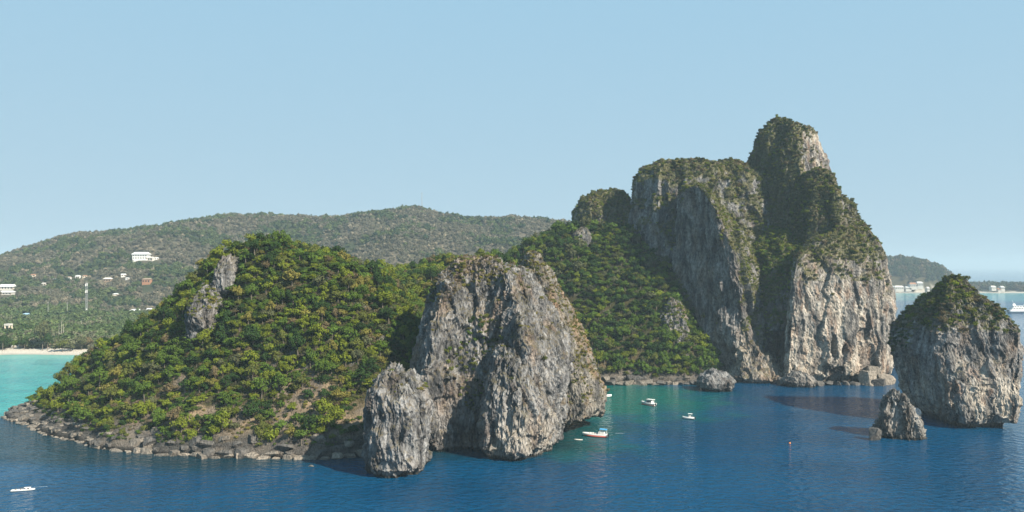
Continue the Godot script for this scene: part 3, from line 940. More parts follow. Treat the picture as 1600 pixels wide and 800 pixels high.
	var s2 := loft([Y(-4, 1454, 1552, 341, 382), Y(0.4, 1452, 1554, 341, 382), Y(1.8, 1438, 1566, 336.5, 386), Y(10, 1424, 1575, 336, 389), Y(20, 1413, 1580, 337, 392), Y(32, 1399, 1588, 341, 394), Y(42, 1405, 1582, 343, 393), Y(48, 1420, 1568, 346, 388), Y(55, 1440, 1546, 350, 382), Y(61, 1461, 1526, 355, 376), Y(66, 1479, 1512, 360, 371)],
		420, 250, {"poly": [[-0.9, -0.9], [-1, 0.2], [-0.84, 0.82], [-0.6, 0.98], [0.6, 1.0], [1, 0.25], [0.9, -0.9]], "slab": 1.0, "slab_s": 10.0, "big": 1.8, "inset": 3.2, "big_s": 18.0, "flute": 0.8, "groove": 0.45, "carpet": [0.30, 0.5, 8.0, Vector3(-0.22, 0, 0), 43.0], "flute_s": 6.0, "cell": 1.3, "cell_s": 8.0, "fine": 0.4, "warm": 0.4, "cream": 0.9, "cream_top": 34.0, "black": 0.6, "light": Color(0.44, 0.43, 0.42)})
	part("rock_body", loft_mesh(s2), M.rock, stack)
	sow(s2, {"n": 16000, "r0": 0.9, "r1": 2.9, "gap": 1.2, "steep": 0.30, "noise": 0.5, "nscale": 8.0, "bias": Vector3(-0.22, 0, 0), "mix": [[0, 0.2], [3, 0.3], [2, 0.14], [4, 0.18], [5, 0.1], [6, 0.08]], "kind": "shrub", "low": 43.0, "back": -388.0, "zone": "right-hand sea stack"})
	sow(s2, {"n": 5000, "r0": 0.9, "r1": 2.3, "gap": 1.2, "steep": -0.6, "noise": 0.6, "mix": [[2, 0.5], [3, 0.3], [7, 0.2]], "kind": "shrub", "low": 28.0, "spots": [[1404, 515, 26, 0.6]], "zone": "right-hand sea stack"})
	var small := thing("sea_rock", "small jagged grey rock in the water left of the sea stack", "rock", Vector3.ZERO)
	var s3 := loft([Y(-3, 1362, 1447, 317, 338), Y(0.5, 1362, 1447, 317, 338), Y(3, 1364, 1446, 316.5, 339), Y(7, 1368, 1436, 317.5, 337), Y(11, 1374, 1428, 319, 335), Y(16, 1380, 1417, 321, 332), Y(18.5, 1388, 1406, 324, 329)],
		180, 100, {"p": 3.2, "turn": 0.5, "big": 1.6, "big_s": 8.0, "flute": 1.5, "flute_s": 3.6, "cell": 1.2, "cell_s": 4.0, "fine": 0.4, "warm": 0.15, "grass": 0.1, "black": 0.2, "light": Color(0.50, 0.48, 0.45), "dark": Color(0.13, 0.12, 0.11)})
	part("rock_body", loft_mesh(s3), M.rock, small)


func merged(a: Dictionary, b: Dictionary) -> Dictionary:
	var c := a.duplicate()
	c.merge(b, true)
	return c


# ---------------------------------------------------------------- plants
func leaf_cloud(s: int, lobes: Array, leaves: int, size: float, thin := 1.0) -> ArrayMesh:
	var g := RandomNumberGenerator.new()
	g.seed = s
	var v := PackedVector3Array()
	var n := PackedVector3Array()
	var c := PackedColorArray()
	var idx := PackedInt32Array()
	var vol := 0.0
	for l in lobes:
		vol += l[1] * l[1]
	for k in leaves:
		var pick := g.randf() * vol
		var lobe: Array = lobes[0]
		for l in lobes:
			pick -= l[1] * l[1]
			if pick <= 0.0:
				lobe = l
				break
		var dir := Vector3(g.randfn(), g.randfn() * 0.9 + 0.25, g.randfn()).normalized()
		var p: Vector3 = lobe[0] + Vector3(dir.x, dir.y * float(lobe[2]), dir.z) * float(lobe[1]) * (g.randf_range(0.78, 1.08) if g.randf() < thin else g.randf_range(0.2, 1.2))
		var nn := (dir + Vector3(g.randfn(), g.randfn() + 0.5, g.randfn()) * 0.42).normalized()
		var a := nn.cross(Vector3(g.randfn(), g.randfn(), g.randfn())).normalized()
		var b := nn.cross(a)
		var h := size * g.randf_range(0.65, 1.35)
		var w := size * g.randf_range(0.5, 1.0)
		var t := g.randf_range(0.72, 1.22)
		var col := Color(t * g.randf_range(0.92, 1.1), t, t * 0.95)
		var q := v.size()
		v.append_array(PackedVector3Array([p - a * h, p - b * w, p + a * h, p + b * w * 0.9]))
		n.append_array(PackedVector3Array([nn, nn, nn, nn]))
		c.append_array(PackedColorArray([col, col, col, col]))
		idx.append_array(PackedInt32Array([q, q + 2, q + 1, q, q + 3, q + 2]))
	return array_mesh(v, n, c, idx)


func tree_lobes(s: int, flat: float) -> Array:
	var g := RandomNumberGenerator.new()
	g.seed = s
	var lobes: Array = [[Vector3(0, 1.15, 0), 0.52, flat]]
	var k := 6 + g.randi() % 4
	for i in k:
		var a := TAU * i / k + g.randf_range(-0.4, 0.4)
		var d := g.randf_range(0.35, 0.85)
		lobes.append([Vector3(cos(a) * d, g.randf_range(0.7, 1.4), sin(a) * d), g.randf_range(0.2, 0.42), flat])
	lobes.append([Vector3(g.randf_range(-0.2, 0.2), 1.5, g.randf_range(-0.2, 0.2)), 0.33, flat])
	return lobes


func shrub_lobes(s: int) -> Array:
	var g := RandomNumberGenerator.new()
	g.seed = s
	var lobes: Array = [[Vector3(0, 0.35, 0), 0.6, 0.8]]
	for i in 5:
		var a := TAU * i / 5.0 + g.randf_range(-0.5, 0.5)
		lobes.append([Vector3(cos(a) * 0.55, g.randf_range(0.15, 0.6), sin(a) * 0.55), g.randf_range(0.25, 0.42), 0.85])
	return lobes


func trunk_mesh(s: int, height: float, r: float) -> ArrayMesh:
	# tapered bent trunk with three limbs
	var g := RandomNumberGenerator.new()
	g.seed = s
	var st := SurfaceTool.new()
	st.begin(Mesh.PRIMITIVE_TRIANGLES)
	var bend := Vector3(g.randf_range(-0.12, 0.12), 0, g.randf_range(-0.12, 0.12))
	var top := Vector3(0, height * 0.72, 0) + bend
	limb(st, Vector3(0, -0.35, 0), top, r, r * 0.6)
	for i in 3:
		var a := TAU * i / 3.0 + g.randf_range(-0.4, 0.4)
		limb(st, top - Vector3(0, 0.1, 0), top + Vector3(cos(a) * 0.42, height * 0.38, sin(a) * 0.42), r * 0.5, r * 0.22)
	st.generate_normals()
	return st.commit()


func limb(st: SurfaceTool, a: Vector3, b: Vector3, ra: float, rb: float, sides := 5) -> void:
	var d := (b - a).normalized()
	var u := d.cross(Vector3(0.3, 0.1, 0.95)).normalized()
	var w := d.cross(u)
	for i in sides:
		var t0 := TAU * i / sides
		var t1 := TAU * (i + 1) / sides
		var p0 := u * cos(t0) + w * sin(t0)
		var p1 := u * cos(t1) + w * sin(t1)
		for q in [a + p0 * ra, b + p0 * rb, a + p1 * ra, a + p1 * ra, b + p0 * rb, b + p1 * rb]:
			st.add_vertex(q)


func multi(called: String, parent: Node, mesh: Mesh, material: Material, places: Array, colors: Array) -> void:
	if places.is_empty():
		return
	var mm := MultiMesh.new()
	mm.transform_format = MultiMesh.TRANSFORM_3D
	mm.use_colors = true
	mm.mesh = mesh
	mm.instance_count = places.size()
	for i in places.size():
		mm.set_instance_transform(i, places[i])
		mm.set_instance_color(i, colors[i])
	var o := MultiMeshInstance3D.new()
	o.name = called
	o.multimesh = mm
	o.material_override = material
	parent.add_child(o, true)


func height_word(p: Vector3, lo: float, hi: float) -> String:
	var t := (p.y - lo) / (hi - lo)
	return "foot" if t < 0.22 else "lower part" if t < 0.45 else "middle" if t < 0.68 else "upper part" if t < 0.88 else "crest"


func build_plants() -> void:
	var tree_v: Array = []
	var trunk_v: Array = []
	var shrub_v: Array = []
	for k in 4:
		tree_v.append(leaf_cloud(100 + k, tree_lobes(100 + k, 0.6 if k == 3 else 0.85), 620, 0.092, 0.85))
		trunk_v.append(trunk_mesh(200 + k, 1.2, 0.075))
		shrub_v.append(leaf_cloud(300 + k, shrub_lobes(300 + k), 340, 0.11, 0.8))
	M.tree_v = tree_v
	M.shrub_v = shrub_v
	M.trunk_v = trunk_v
	# which show largest: nearest, turned to the sea, not hidden
	var ranked := {"tree": [], "shrub": []}
	for i in plants.size():
		var e: Array = plants[i]
		var top: Vector3 = e[2] + Vector3(0, e[3] * (1.1 if e[0] == "tree" else 0.4), 0)
		var q := pixel(top)
		var gx := int(q.x / 4.0)
		var gy := int(q.y / 4.0)
		if gx < 2 or gx > 397 or gy < 2 or gy > 197:
			continue
		if q.z > zbuf[gy * 400 + gx] + 3.0:
			continue
		ranked[e[0]].append([e[3] / q.z, i])
	var single := {}
	for kind in ["tree", "shrub"]:
		var list: Array = ranked[kind]
		list.sort_custom(func(a, b): return a[0] > b[0])
		for k in mini(290, list.size()):
			single[list[k][1]] = true
	var places := {}
	var colors := {}
	for key in ["tree", "shrub"]:
		for k in 4:
			places[key + str(k)] = []
			colors[key + str(k)] = []
	var trunk_places: Array = []
	var trunk_colors: Array = []
	var proto := {}
	for i in plants.size():
		var e: Array = plants[i]
		var kind: String = e[0]
		var k: int = e[1]
		var p: Vector3 = e[2]
		var r: float = e[3]
		var pal: int = e[4]
		var turn := rng.randf() * TAU
		var sy := rr(0.72, 1.4)
		var tint := rr(0.65, 1.35)
		p.y -= r * 0.1
		if single.has(i):
			var key := "%s%d_%d" % [kind, k, pal]
			var o: Node3D
			if proto.has(key):
				o = proto[key].duplicate()
			else:
				o = Node3D.new()
				if kind == "tree":
					part("trunk", trunk_v[k], M.bark, o)
					part("crown", tree_v[k], M["leaf%d" % pal], o)
				else:
					part("stem", trunk_v[(k + 1) % 4], M.bark, o).scale = Vector3(0.6, 0.4, 0.6)
					part("foliage", shrub_v[k], M["leaf%d" % pal], o)
				proto[key] = o
			o.name = unique("tree" if kind == "tree" else "shrub")
			add_child(o, true)
			o.position = p
			o.rotation.y = turn
			o.scale = Vector3(r, r * sy, r)
			var where: String = e[5]
			var lo := 0.0
			var hi := 80.0
			if where.contains("tall cliff") or where.contains("pale face"):
				hi = 170.0
			elif where.contains("stack"):
				hi = 66.0
			var side := ""
			if where == "left headland":
				var q := pixel(p)
				side = " far western" if q.x < 150.0 else " western" if q.x < 240.0 else " outcrop side" if q.x < 330.0 else " central" if q.x < 420.0 else " east-central" if q.x < 500.0 else " eastern"
			var form: String = ["round-crowned", "lumpy-crowned", "spreading", "flat-topped"][k]
			var lab := "%s %s %s %s on the%s %s of the %s" % ["small" if r < 2.2 else "middling" if r < 3.2 else "large" if r < 3.9 else "huge", SHADE[pal], form if kind == "tree" else ["low", "dense", "rounded", "loose"][k], kind, side, height_word(p, lo, hi), where]
			tag(o, lab, "tree" if kind == "tree" else "shrub", ("trees on the " if kind == "tree" else "shrubs on the ") + where)
			continue
		var col: Color = PALETTE[pal] * tint
		places[kind + str(k)].append(Transform3D(Basis(Vector3.UP, turn).scaled(Vector3(r, r * sy, r)), p))
		colors[kind + str(k)].append(col)
		if kind == "tree":
			trunk_places.append(Transform3D(Basis(Vector3.UP, turn).scaled(Vector3(r, r * sy, r)), p))
			trunk_colors.append(Color.WHITE)
	var wood := thing("forest", "dense green forest covering the headland and the saddle", "forest", Vector3.ZERO, 0.0, "", "stuff")
	for k in 4:
		multi("tree_crowns" if k == 0 else "tree_crowns_%03d" % k, wood, tree_v[k], M.leaf, places["tree" + str(k)], colors["tree" + str(k)])
	multi("tree_trunks", wood, trunk_v[0], M.bark, trunk_places, trunk_colors)
	var scrub := thing("scrub", "low scrub growing over the cliffs and ledges", "scrub", Vector3.ZERO, 0.0, "", "stuff")
	for k in 4:
		multi("bushes" if k == 0 else "bushes_%03d" % k, scrub, shrub_v[k], M.leaf, places["shrub" + str(k)], colors["shrub" + str(k)])
	print("plants ", plants.size(), " trees ", ranked.tree.size(), " shrubs ", ranked.shrub.size())


func build_far_woods() -> void:
	# the long hill: green patches and bare dry trees
	var places := [[], [], [], []]
	var colors := [[], [], [], []]
	for k in 60000:
		var d := 650.0 + 1180.0 * pow(rng.randf(), 0.85)
		var x := rr(-0.74, 0.28) * d
		if k % 5 == 0:
			d = rr(640.0, 760.0) if k % 10 == 0 else rr(640.0, 960.0)
			x = rr(-0.72, -0.40) * d
		var y := mainland_height(x, d)
		if y < 2.45:
			continue
		var q := pixel(Vector3(x, y, -d))
		if q.x < -60.0 or q.x > 1010.0:
			continue
		var cleared := false
		for cl in clearings:
			if d > cl[1] - 27.0 and d < cl[1] + 9.0 and absf(x * cl[1] / d - cl[0]) < cl[2]:
				cleared = true
				break
		if cleared:
			continue
		var f := n_big.get_noise_2d(x / 150.0, d / 110.0) + 0.5 * n_mid.get_noise_2d(x / 34.0, d / 30.0)
		var plain := 1.0 - ss(930.0, 1080.0, d)
		var dryness := 0.17 - 0.35 * plain + 0.25 * ss(-700.0, -150.0, x) - 0.22 * ss(110.0, 175.0, y)
		var c: Color
		var r := rr(3.0, 5.8)
		if f > dryness:
			c = Color(0.046, 0.070, 0.030).lerp(Color(0.078, 0.098, 0.038), rng.randf())
			if rng.randf() < 0.2:
				c = Color(0.024, 0.045, 0.022)
		else:
			c = Color(0.112, 0.104, 0.078).lerp(Color(0.088, 0.088, 0.058), rng.randf())
			if rng.randf() < 0.15:
				c = Color(0.19, 0.165, 0.12)
			r *= 0.8
		if plain > 0.5:
			c = c.lerp(Color(0.075, 0.115, 0.035), 0.6 * rng.randf())
		var i := rng.randi() % 4
		places[i].append(Transform3D(Basis(Vector3.UP, rng.randf() * TAU).scaled(Vector3(r, r * rr(0.8, 1.25), r)), Vector3(x, y - r * 0.35, -d)))
		colors[i].append(c * rr(0.95, 1.55))
	var small: Array = []
	for k in 4:
		small.append(leaf_cloud(500 + k, tree_lobes(500 + k, 0.85), 130, 0.21))
	M.far_v = small
	var wood := thing("hillside_woods", "green and dry brown woods over the long hill behind", "woods", Vector3.ZERO, 0.0, "", "stuff")
	for k in 4:
		multi("tree_crowns" if k == 0 else "tree_crowns_%03d" % k, wood, small[k], M.leaf, places[k], colors[k])
	# the distant shore on the right
	places = [[], [], [], []]
	colors = [[], [], [], []]
	for k in 5200:
		var d := rr(2075.0, 2460.0)
		var x := rr(0.44, 0.68) * d
		var y := far_height(x, d)
		if y < 2.0:
			continue
		var f := n_mid.get_noise_2d(x / 60.0, d / 60.0)
		if d < 2140.0 and (f < -0.05 or rng.randf() < 0.4):
			continue
		var r := rr(4.0, 8.0)
		var i := rng.randi() % 4
		places[i].append(Transform3D(Basis(Vector3.UP, rng.randf() * TAU).scaled(Vector3(r, r * rr(0.9, 1.5), r)), Vector3(x, y - r * 0.3, -d)))
		var c := Color(0.032, 0.058, 0.026).lerp(Color(0.075, 0.085, 0.04), rng.randf())
		if f > 0.25:
			c = Color(0.12, 0.10, 0.06)
		colors[i].append(c)
	var far := thing("far_shore_woods", "dark woods on the distant hill and low shore at the right", "woods", Vector3.ZERO, 0.0, "", "stuff")
	for k in 4:
		multi("tree_crowns" if k == 0 else "tree_crowns_%03d" % k, far, small[k], M.leaf, places[k], colors[k])


# ---------------------------------------------------------------- loose rocks and ledges
func block_mesh(s: int) -> ArrayMesh:
	var g := RandomNumberGenerator.new()
	g.seed = s
	var pts := PackedVector3Array()
	var planes: Array = []
	for k in 13:
		var nn := Vector3(g.randfn(), g.randfn() * 0.9, g.randfn()).normalized()
		planes.append([nn, g.randf_range(0.58, 0.86)])
	planes.append([Vector3(0.1, 1, 0.05).normalized(), 0.62])
	var st := SurfaceTool.new()
	st.begin(Mesh.PRIMITIVE_TRIANGLES)
	st.set_smooth_group(-1)
	var faces := [[Vector3.RIGHT, Vector3.UP, Vector3.BACK], [Vector3.LEFT, Vector3.BACK, Vector3.UP], [Vector3.UP, Vector3.BACK, Vector3.RIGHT], [Vector3.DOWN, Vector3.RIGHT, Vector3.BACK], [Vector3.BACK, Vector3.RIGHT, Vector3.UP], [Vector3.FORWARD, Vector3.UP, Vector3.RIGHT]]
	var cut := func(a: float, b: float, f: Array) -> Vector3:
		var p: Vector3 = (f[0] + f[1] * a + f[2] * b)
		p = p.normalized() * 1.15
		for pl in planes:
			var over: float = p.dot(pl[0]) - pl[1]
			if over > 0.0:
				p -= (pl[0] as Vector3) * over
		p += p.normalized() * 0.05 * n_fine.get_noise_3d(p.x * 3.0 + s, p.y * 3.0, p.z * 3.0)
		return p
	var res := 7
	for f in faces:
		for i in res:
			for j in res:
				var a0 := -1.0 + 2.0 * i / res
				var a1 := -1.0 + 2.0 * (i + 1) / res
				var b0 := -1.0 + 2.0 * j / res
				var b1 := -1.0 + 2.0 * (j + 1) / res
				var q := [cut.call(a0, b0, f), cut.call(a1, b0, f), cut.call(a1, b1, f), cut.call(a0, b1, f)]
				for w in [0, 2, 1, 0, 3, 2]:
					st.set_color(Color.WHITE)
					st.add_vertex(q[w])
	st.generate_normals()
	return st.commit()


func rock_at(p: Vector3, size: Vector3, turn: float, label: String, group: String, tone: int, called := "rock") -> void:
	var o := part(called, block_meshes[rng.randi() % block_meshes.size()], M["stone%d" % tone], self)
	o.position = p
	o.scale = size
	o.rotation = Vector3(rr(-0.12, 0.12), turn, rr(-0.12, 0.12))
	tag(o, label, "rock", group)


func build_rocks() -> void:
	for k in 7:
		block_meshes.append(block_mesh(900 + k))
	var tones := [Color(0.125, 0.118, 0.11), Color(0.22, 0.195, 0.165), Color(0.31, 0.27, 0.225)]
	for k in 3:
		var m: StandardMaterial3D = M.rock.duplicate()
		m.albedo_color = (tones[k] as Color).linear_to_srgb()
		m.heightmap_scale = 50.0
		M["stone%d" % k] = m
	var tone_word := ["dark grey", "brown-grey", "pale tan"]
	# the blocky shore of the headland, following its foot
	var fv: PackedVector3Array = foot.v
	var fn: PackedVector3Array = foot.s
	for row in 3:
		var lo: float = [-0.4, 1.6, 4.2][row]
		var hi: float = [0.6, 3.2, 7.0][row]
		var last := Vector3(1e4, 0, 0)
		var list: Array = []
		for k in fv.size():
			if fv[k].y > lo and fv[k].y < hi and fn[k].z > -0.1 and fv[k].z > -385.0:
				list.append(fv[k])
		list.sort_custom(func(a, b): return a.x < b.x)
		for v0 in list:
			var p: Vector3 = v0
			var q := pixel(p)
			var western: bool = q.x < 170.0
			if p.distance_to(last) < (4.4 if row == 0 else 5.6) * (0.75 if western else 1.0) or q.x > 645.0 or q.x < -20.0:
				continue
			last = p
			if row > 0 and rng.randf() < 0.25:
				continue
			var s := rr(1.3, 3.0) * (0.6 if western else 1.0)
			var tone := (1 if rng.randf() < 0.55 else 2) if row == 0 else (0 if rng.randf() < 0.6 else 1)
			var spot := "at the outer tip of the headland"
			for sp in [[45, "beside the headland's tip"], [95, "below the headland's outermost trees"], [140, "below the headland's western trees"], [190, "left of the headland's dry grass"], [245, "below the left end of the dry grass"], [300, "below the middle of the dry grass"], [355, "below the right end of the dry grass"], [410, "right of the dry grass"], [460, "below the headland's brown scar"], [510, "right of the headland's brown scar"], [560, "close left of the pinnacle"], [600, "behind the pinnacle"]]:
				if q.x > float(sp[0]):
					spot = sp[1]
			var size := Vector3(s * rr(1.0, 1.9), s * rr(0.6, 1.0), s * rr(0.8, 1.2))
			var form := "long flat" if size.x / size.y > 2.2 else "blocky" if size.x / size.y < 1.5 else "angular"
			var big := "small" if s < 1.3 else "middling" if s < 2.1 else "large"
			rock_at(p, size, rr(-0.5, 0.5), "%s %s %s rock %s %s" % [big, tone_word[tone], form, ["at waterline", "above water", "on ledge"][row], spot], "angular rocks along the foot of the headland", tone)
	var px := 0.0
	# foot of the cove slope
	for row in 2:
		px = 915.0
		while px < 1092.0:
			var dd := rr(466.0, 469.0) + 4.0 * row
			var s := rr(1.6, 3.8)
			var flat := rr(0.5, 1.0)
			rock_at(Vector3((px - 800.0) / FOCAL * dd, rr(0.0, 1.0) + 2.6 * row, -dd), Vector3(s * rr(1, 1.7), s * flat, s), rr(0, TAU), "%s %s grey rock %s the green cove slope, %s" % ["small" if s < 2.4 else "large", "flat" if flat < 0.75 else "upright", "at the foot of" if row == 0 else "on the bank under", "beside the grey cliff" if px < 975.0 else "in the middle" if px < 1035.0 else "near the boulder"], "rocks at the foot of the cove slope", rng.randi() % 2)
			px += rr(7.0, 12.0)
	# foot of the pale face
	px = 1252.0
	while px < 1372.0:
		var dd := rr(463.0, 467.0)
		var s := rr(2.0, 3.6)
		rock_at(Vector3((px - 800.0) / FOCAL * dd, rr(0.2, 1.4), -dd), Vector3(s * rr(1, 1.5), s * 0.85, s), rr(0, TAU), "%s dark rock at the foot of the pale face, %s" % ["small" if s < 2.6 else "large", "near the slab-like boulder" if px < 1285.0 else "under the middle" if px < 1330.0 else "near the corner boulders"], "rocks below the pale face", 0 if rng.randf() < 0.7 else 1)
		px += rr(11.0, 17.0)
	var bo := thing("boulder", "big rounded grey boulder alone in the cove below the dark pillar", "rock", Vector3.ZERO)
	part("rock_body", loft_mesh(loft([Y(-2, 1096, 1140, 440, 455), Y(0.4, 1096, 1140, 440, 455), Y(2, 1090, 1146, 437.5, 457), Y(5, 1089, 1147, 437.5, 457), Y(8.5, 1094, 1138, 440, 455), Y(11, 1106, 1126, 443, 452)], 120, 60, {"big": 1.0, "big_s": 7.0, "flute": 0.5, "groove": 0.25, "cell": 1.0, "cell_s": 4.0, "inset": 0.2, "grass": 0.0, "black": 0.5, "crag": 0.6})), M.rock, bo)
	bo = thing("boulder", "pale slab-like boulder below the left edge of the pale face", "rock", Vector3.ZERO)
	part("rock_body", loft_mesh(loft([Y(-2, 1230, 1270, 456, 467), Y(0.4, 1229, 1272, 455.5, 467), Y(3, 1224, 1276, 454, 468), Y(6, 1228, 1266, 455, 467), Y(8.5, 1236, 1252, 458, 466)], 110, 50, {"big": 1.0, "big_s": 7.0, "flute": 0.4, "groove": 0.2, "cell": 1.0, "cell_s": 4.0, "inset": 0.2, "grass": 0.0, "black": 0.1, "crag": 0.5, "light": Color(0.46, 0.43, 0.39)})), M.rock, bo)
	rock_at(at(1222, 596, 468), Vector3(5.5, 3.6, 4.0), 1.2, "dark boulder in the shade of the cleft beside the pale face", "", 0, "boulder")
	rock_at(at(1357, 590, 466), Vector3(5.5, 6.5, 5.0), 0.8, "upright pale boulder at the right corner of the tall cliff", "", 2, "boulder")
	rock_at(at(1366, 581, 474), Vector3(5.0, 5.5, 5.0), 2.0, "grey boulder leaning behind the upright pale boulder", "", 1, "boulder")
	rock_at(at(1387, 593, 470), Vector3(7.2, 4.0, 5.0), 0.3, "flat-topped tan boulder farthest right below the tall cliff", "", 2, "boulder")
	rock_at(at(1372, 598, 463), Vector3(4.5, 3.6, 4.0), 2.6, "dark low boulder before the boulders at the cliff's right corner", "", 0, "boulder")
	rock_at(at(1389, 573, 500), Vector3(3.4, 3.0, 3.0), 1.0, "small grey rock in the water behind the corner boulders", "", 1, "boulder")
	rock_at(at(1367, 678, 319), Vector3(3.4, 3.8, 3.4), 0.7, "dark block leaning on the left side of the small jagged rock", "", 0, "boulder")
	rock_at(at(486, 729, 277) , Vector3(1.3, 0.7, 1.2), 0.2, "tiny rock awash off the headland left of the pinnacle", "", 1, "boulder")


# ---------------------------------------------------------------- houses, masts, trees of the far coast
func land_hit(px: float, py: float) -> Vector3:
	var d := 615.0
	while d < 1900.0:
		var p := at(px, py, d)
		if p.y <= mainland_height(p.x, d):
			return p
		d += 3.0
	return at(px, py, 1600.0)


func prism_roof(w: float, d: float, h: float, hip: float) -> ArrayMesh:
	var st := SurfaceTool.new()
	st.begin(Mesh.PRIMITIVE_TRIANGLES)
	st.set_smooth_group(-1)
	var a := Vector3(-w / 2, 0, d / 2)
	var b := Vector3(w / 2, 0, d / 2)
	var c := Vector3(w / 2, 0, -d / 2)
	var e := Vector3(-w / 2, 0, -d / 2)
	var r0 := Vector3(-w / 2 * (1.0 - hip), h, 0)
	var r1 := Vector3(w / 2 * (1.0 - hip), h, 0)
	for t in [[a, r0, b], [b, r0, r1], [c, r1, e], [e, r1, r0], [b, r1, c], [e, r0, a], [a, b, c], [a, c, e]]:
		for q in t:
			st.add_vertex(q)
	st.generate_normals()
	return st.commit()


func house(px: float, py: float, w: float, h: float, roof: Material, wall: Material, label: String, category := "house", storeys := 1, hip := 0.35, turn := 0.0, group := "houses on the far hill") -> void:
	var p := land_hit(px, py)
	w *= -p.z / 1200.0 * 0.6
	clearings.append([p.x, -p.z, w * 0.62 + 2.0])
	h *= -p.z / 1200.0 * 0.6
	var o := thing("house" if category == "house" else category.replace(" ", "_"), label, category, p, turn, group)
	var dep := w * 0.7
	part("wall", box(w, h + 6.0, dep), wall, o, Vector3(0, (h - 6.0) / 2, 0))
	part("roof", prism_roof(w * 1.14, dep * 1.18, w * 0.17, hip), roof, o, Vector3(0, h + 0.003, 0))
	var n := maxi(2, int(w / 3.6))
	for s in storeys:
		for i in n:
			var x := -w / 2 + w * (i + 0.5) / n
			part("window", box(w / n * 0.5, h / storeys * 0.45, 0.12), M.dark, o, Vector3(x, h * (s + 0.5) / storeys, dep / 2 + 0.03))
	part("door", box(1.1, 2.1, 0.12), M.brown_roof, o, Vector3(w / 2 - w * 0.5 / n + w / n * 0.38, 1.05, dep / 2 + 0.05))


func mast(called: String, label: String, p: Vector3, h: float, w: float, drums: Array) -> void:
	var o := thing(called, label, "mast", p)
	for sx in [-1, 1]:
		for sz in [-1, 1]:
			part("leg", tube(0.2, 0.15, h, 6), M.grey, o, Vector3(sx * w / 2, h / 2, sz * w / 2))
	var k := 0
	var y := 1.0
	while y < h - w:
		var a := atan2(w, w * 1.6)
		var l := Vector2(w, w * 1.6).length()
		part("brace", box(0.1, l, 0.1), M.grey, o, Vector3(0, y + w * 0.8, w / 2), Vector3(0, 0, a if k % 2 == 0 else -a))
		part("brace", box(0.1, l, 0.1), M.grey, o, Vector3(w / 2, y + w * 0.8, 0), Vector3(a if k % 2 == 0 else -a, 0, 0))
		y += w * 1.6
		k += 1
	for d in drums:
		part("antenna", tube(d[1], d[1], d[2], 10), M.white, o, Vector3(d[3], d[0], w * 0.6))
	part("spike", tube(0.08, 0.03, h * 0.12, 5), M.grey, o, Vector3(0, h * 1.05, 0))


func pole(px: float, py: float, h: float, label: String) -> void:
	var o := thing("pole", label, "pole", land_hit(px, py), 0.0, "pale poles above the beach trees")
	part("shaft", tube(0.22, 0.15, h, 7), M.concrete, o, Vector3(0, h / 2, 0))
	part("cross_arm", box(2.2, 0.25, 0.25), M.concrete, o, Vector3(0, h * 0.95, 0))


func coast_tree(px: float, py: float, r: float, tall: float, pal: int, label: String, variant: int, lift := 0.0) -> void:
	var p := land_hit(px, py)
	var o := thing("coast_tree", label, "tree", p, rng.randf() * TAU, "trees along the far beach")
	var t := part("trunk", M.trunk_v[variant], M.bark, o)
	t.scale = Vector3(r * 0.8, r * tall, r * 0.8)
	var c := part("crown", M.tree_v[variant], M["leaf%d" % pal], o, Vector3(0, lift, 0))
	c.scale = Vector3(r, r * tall, r)


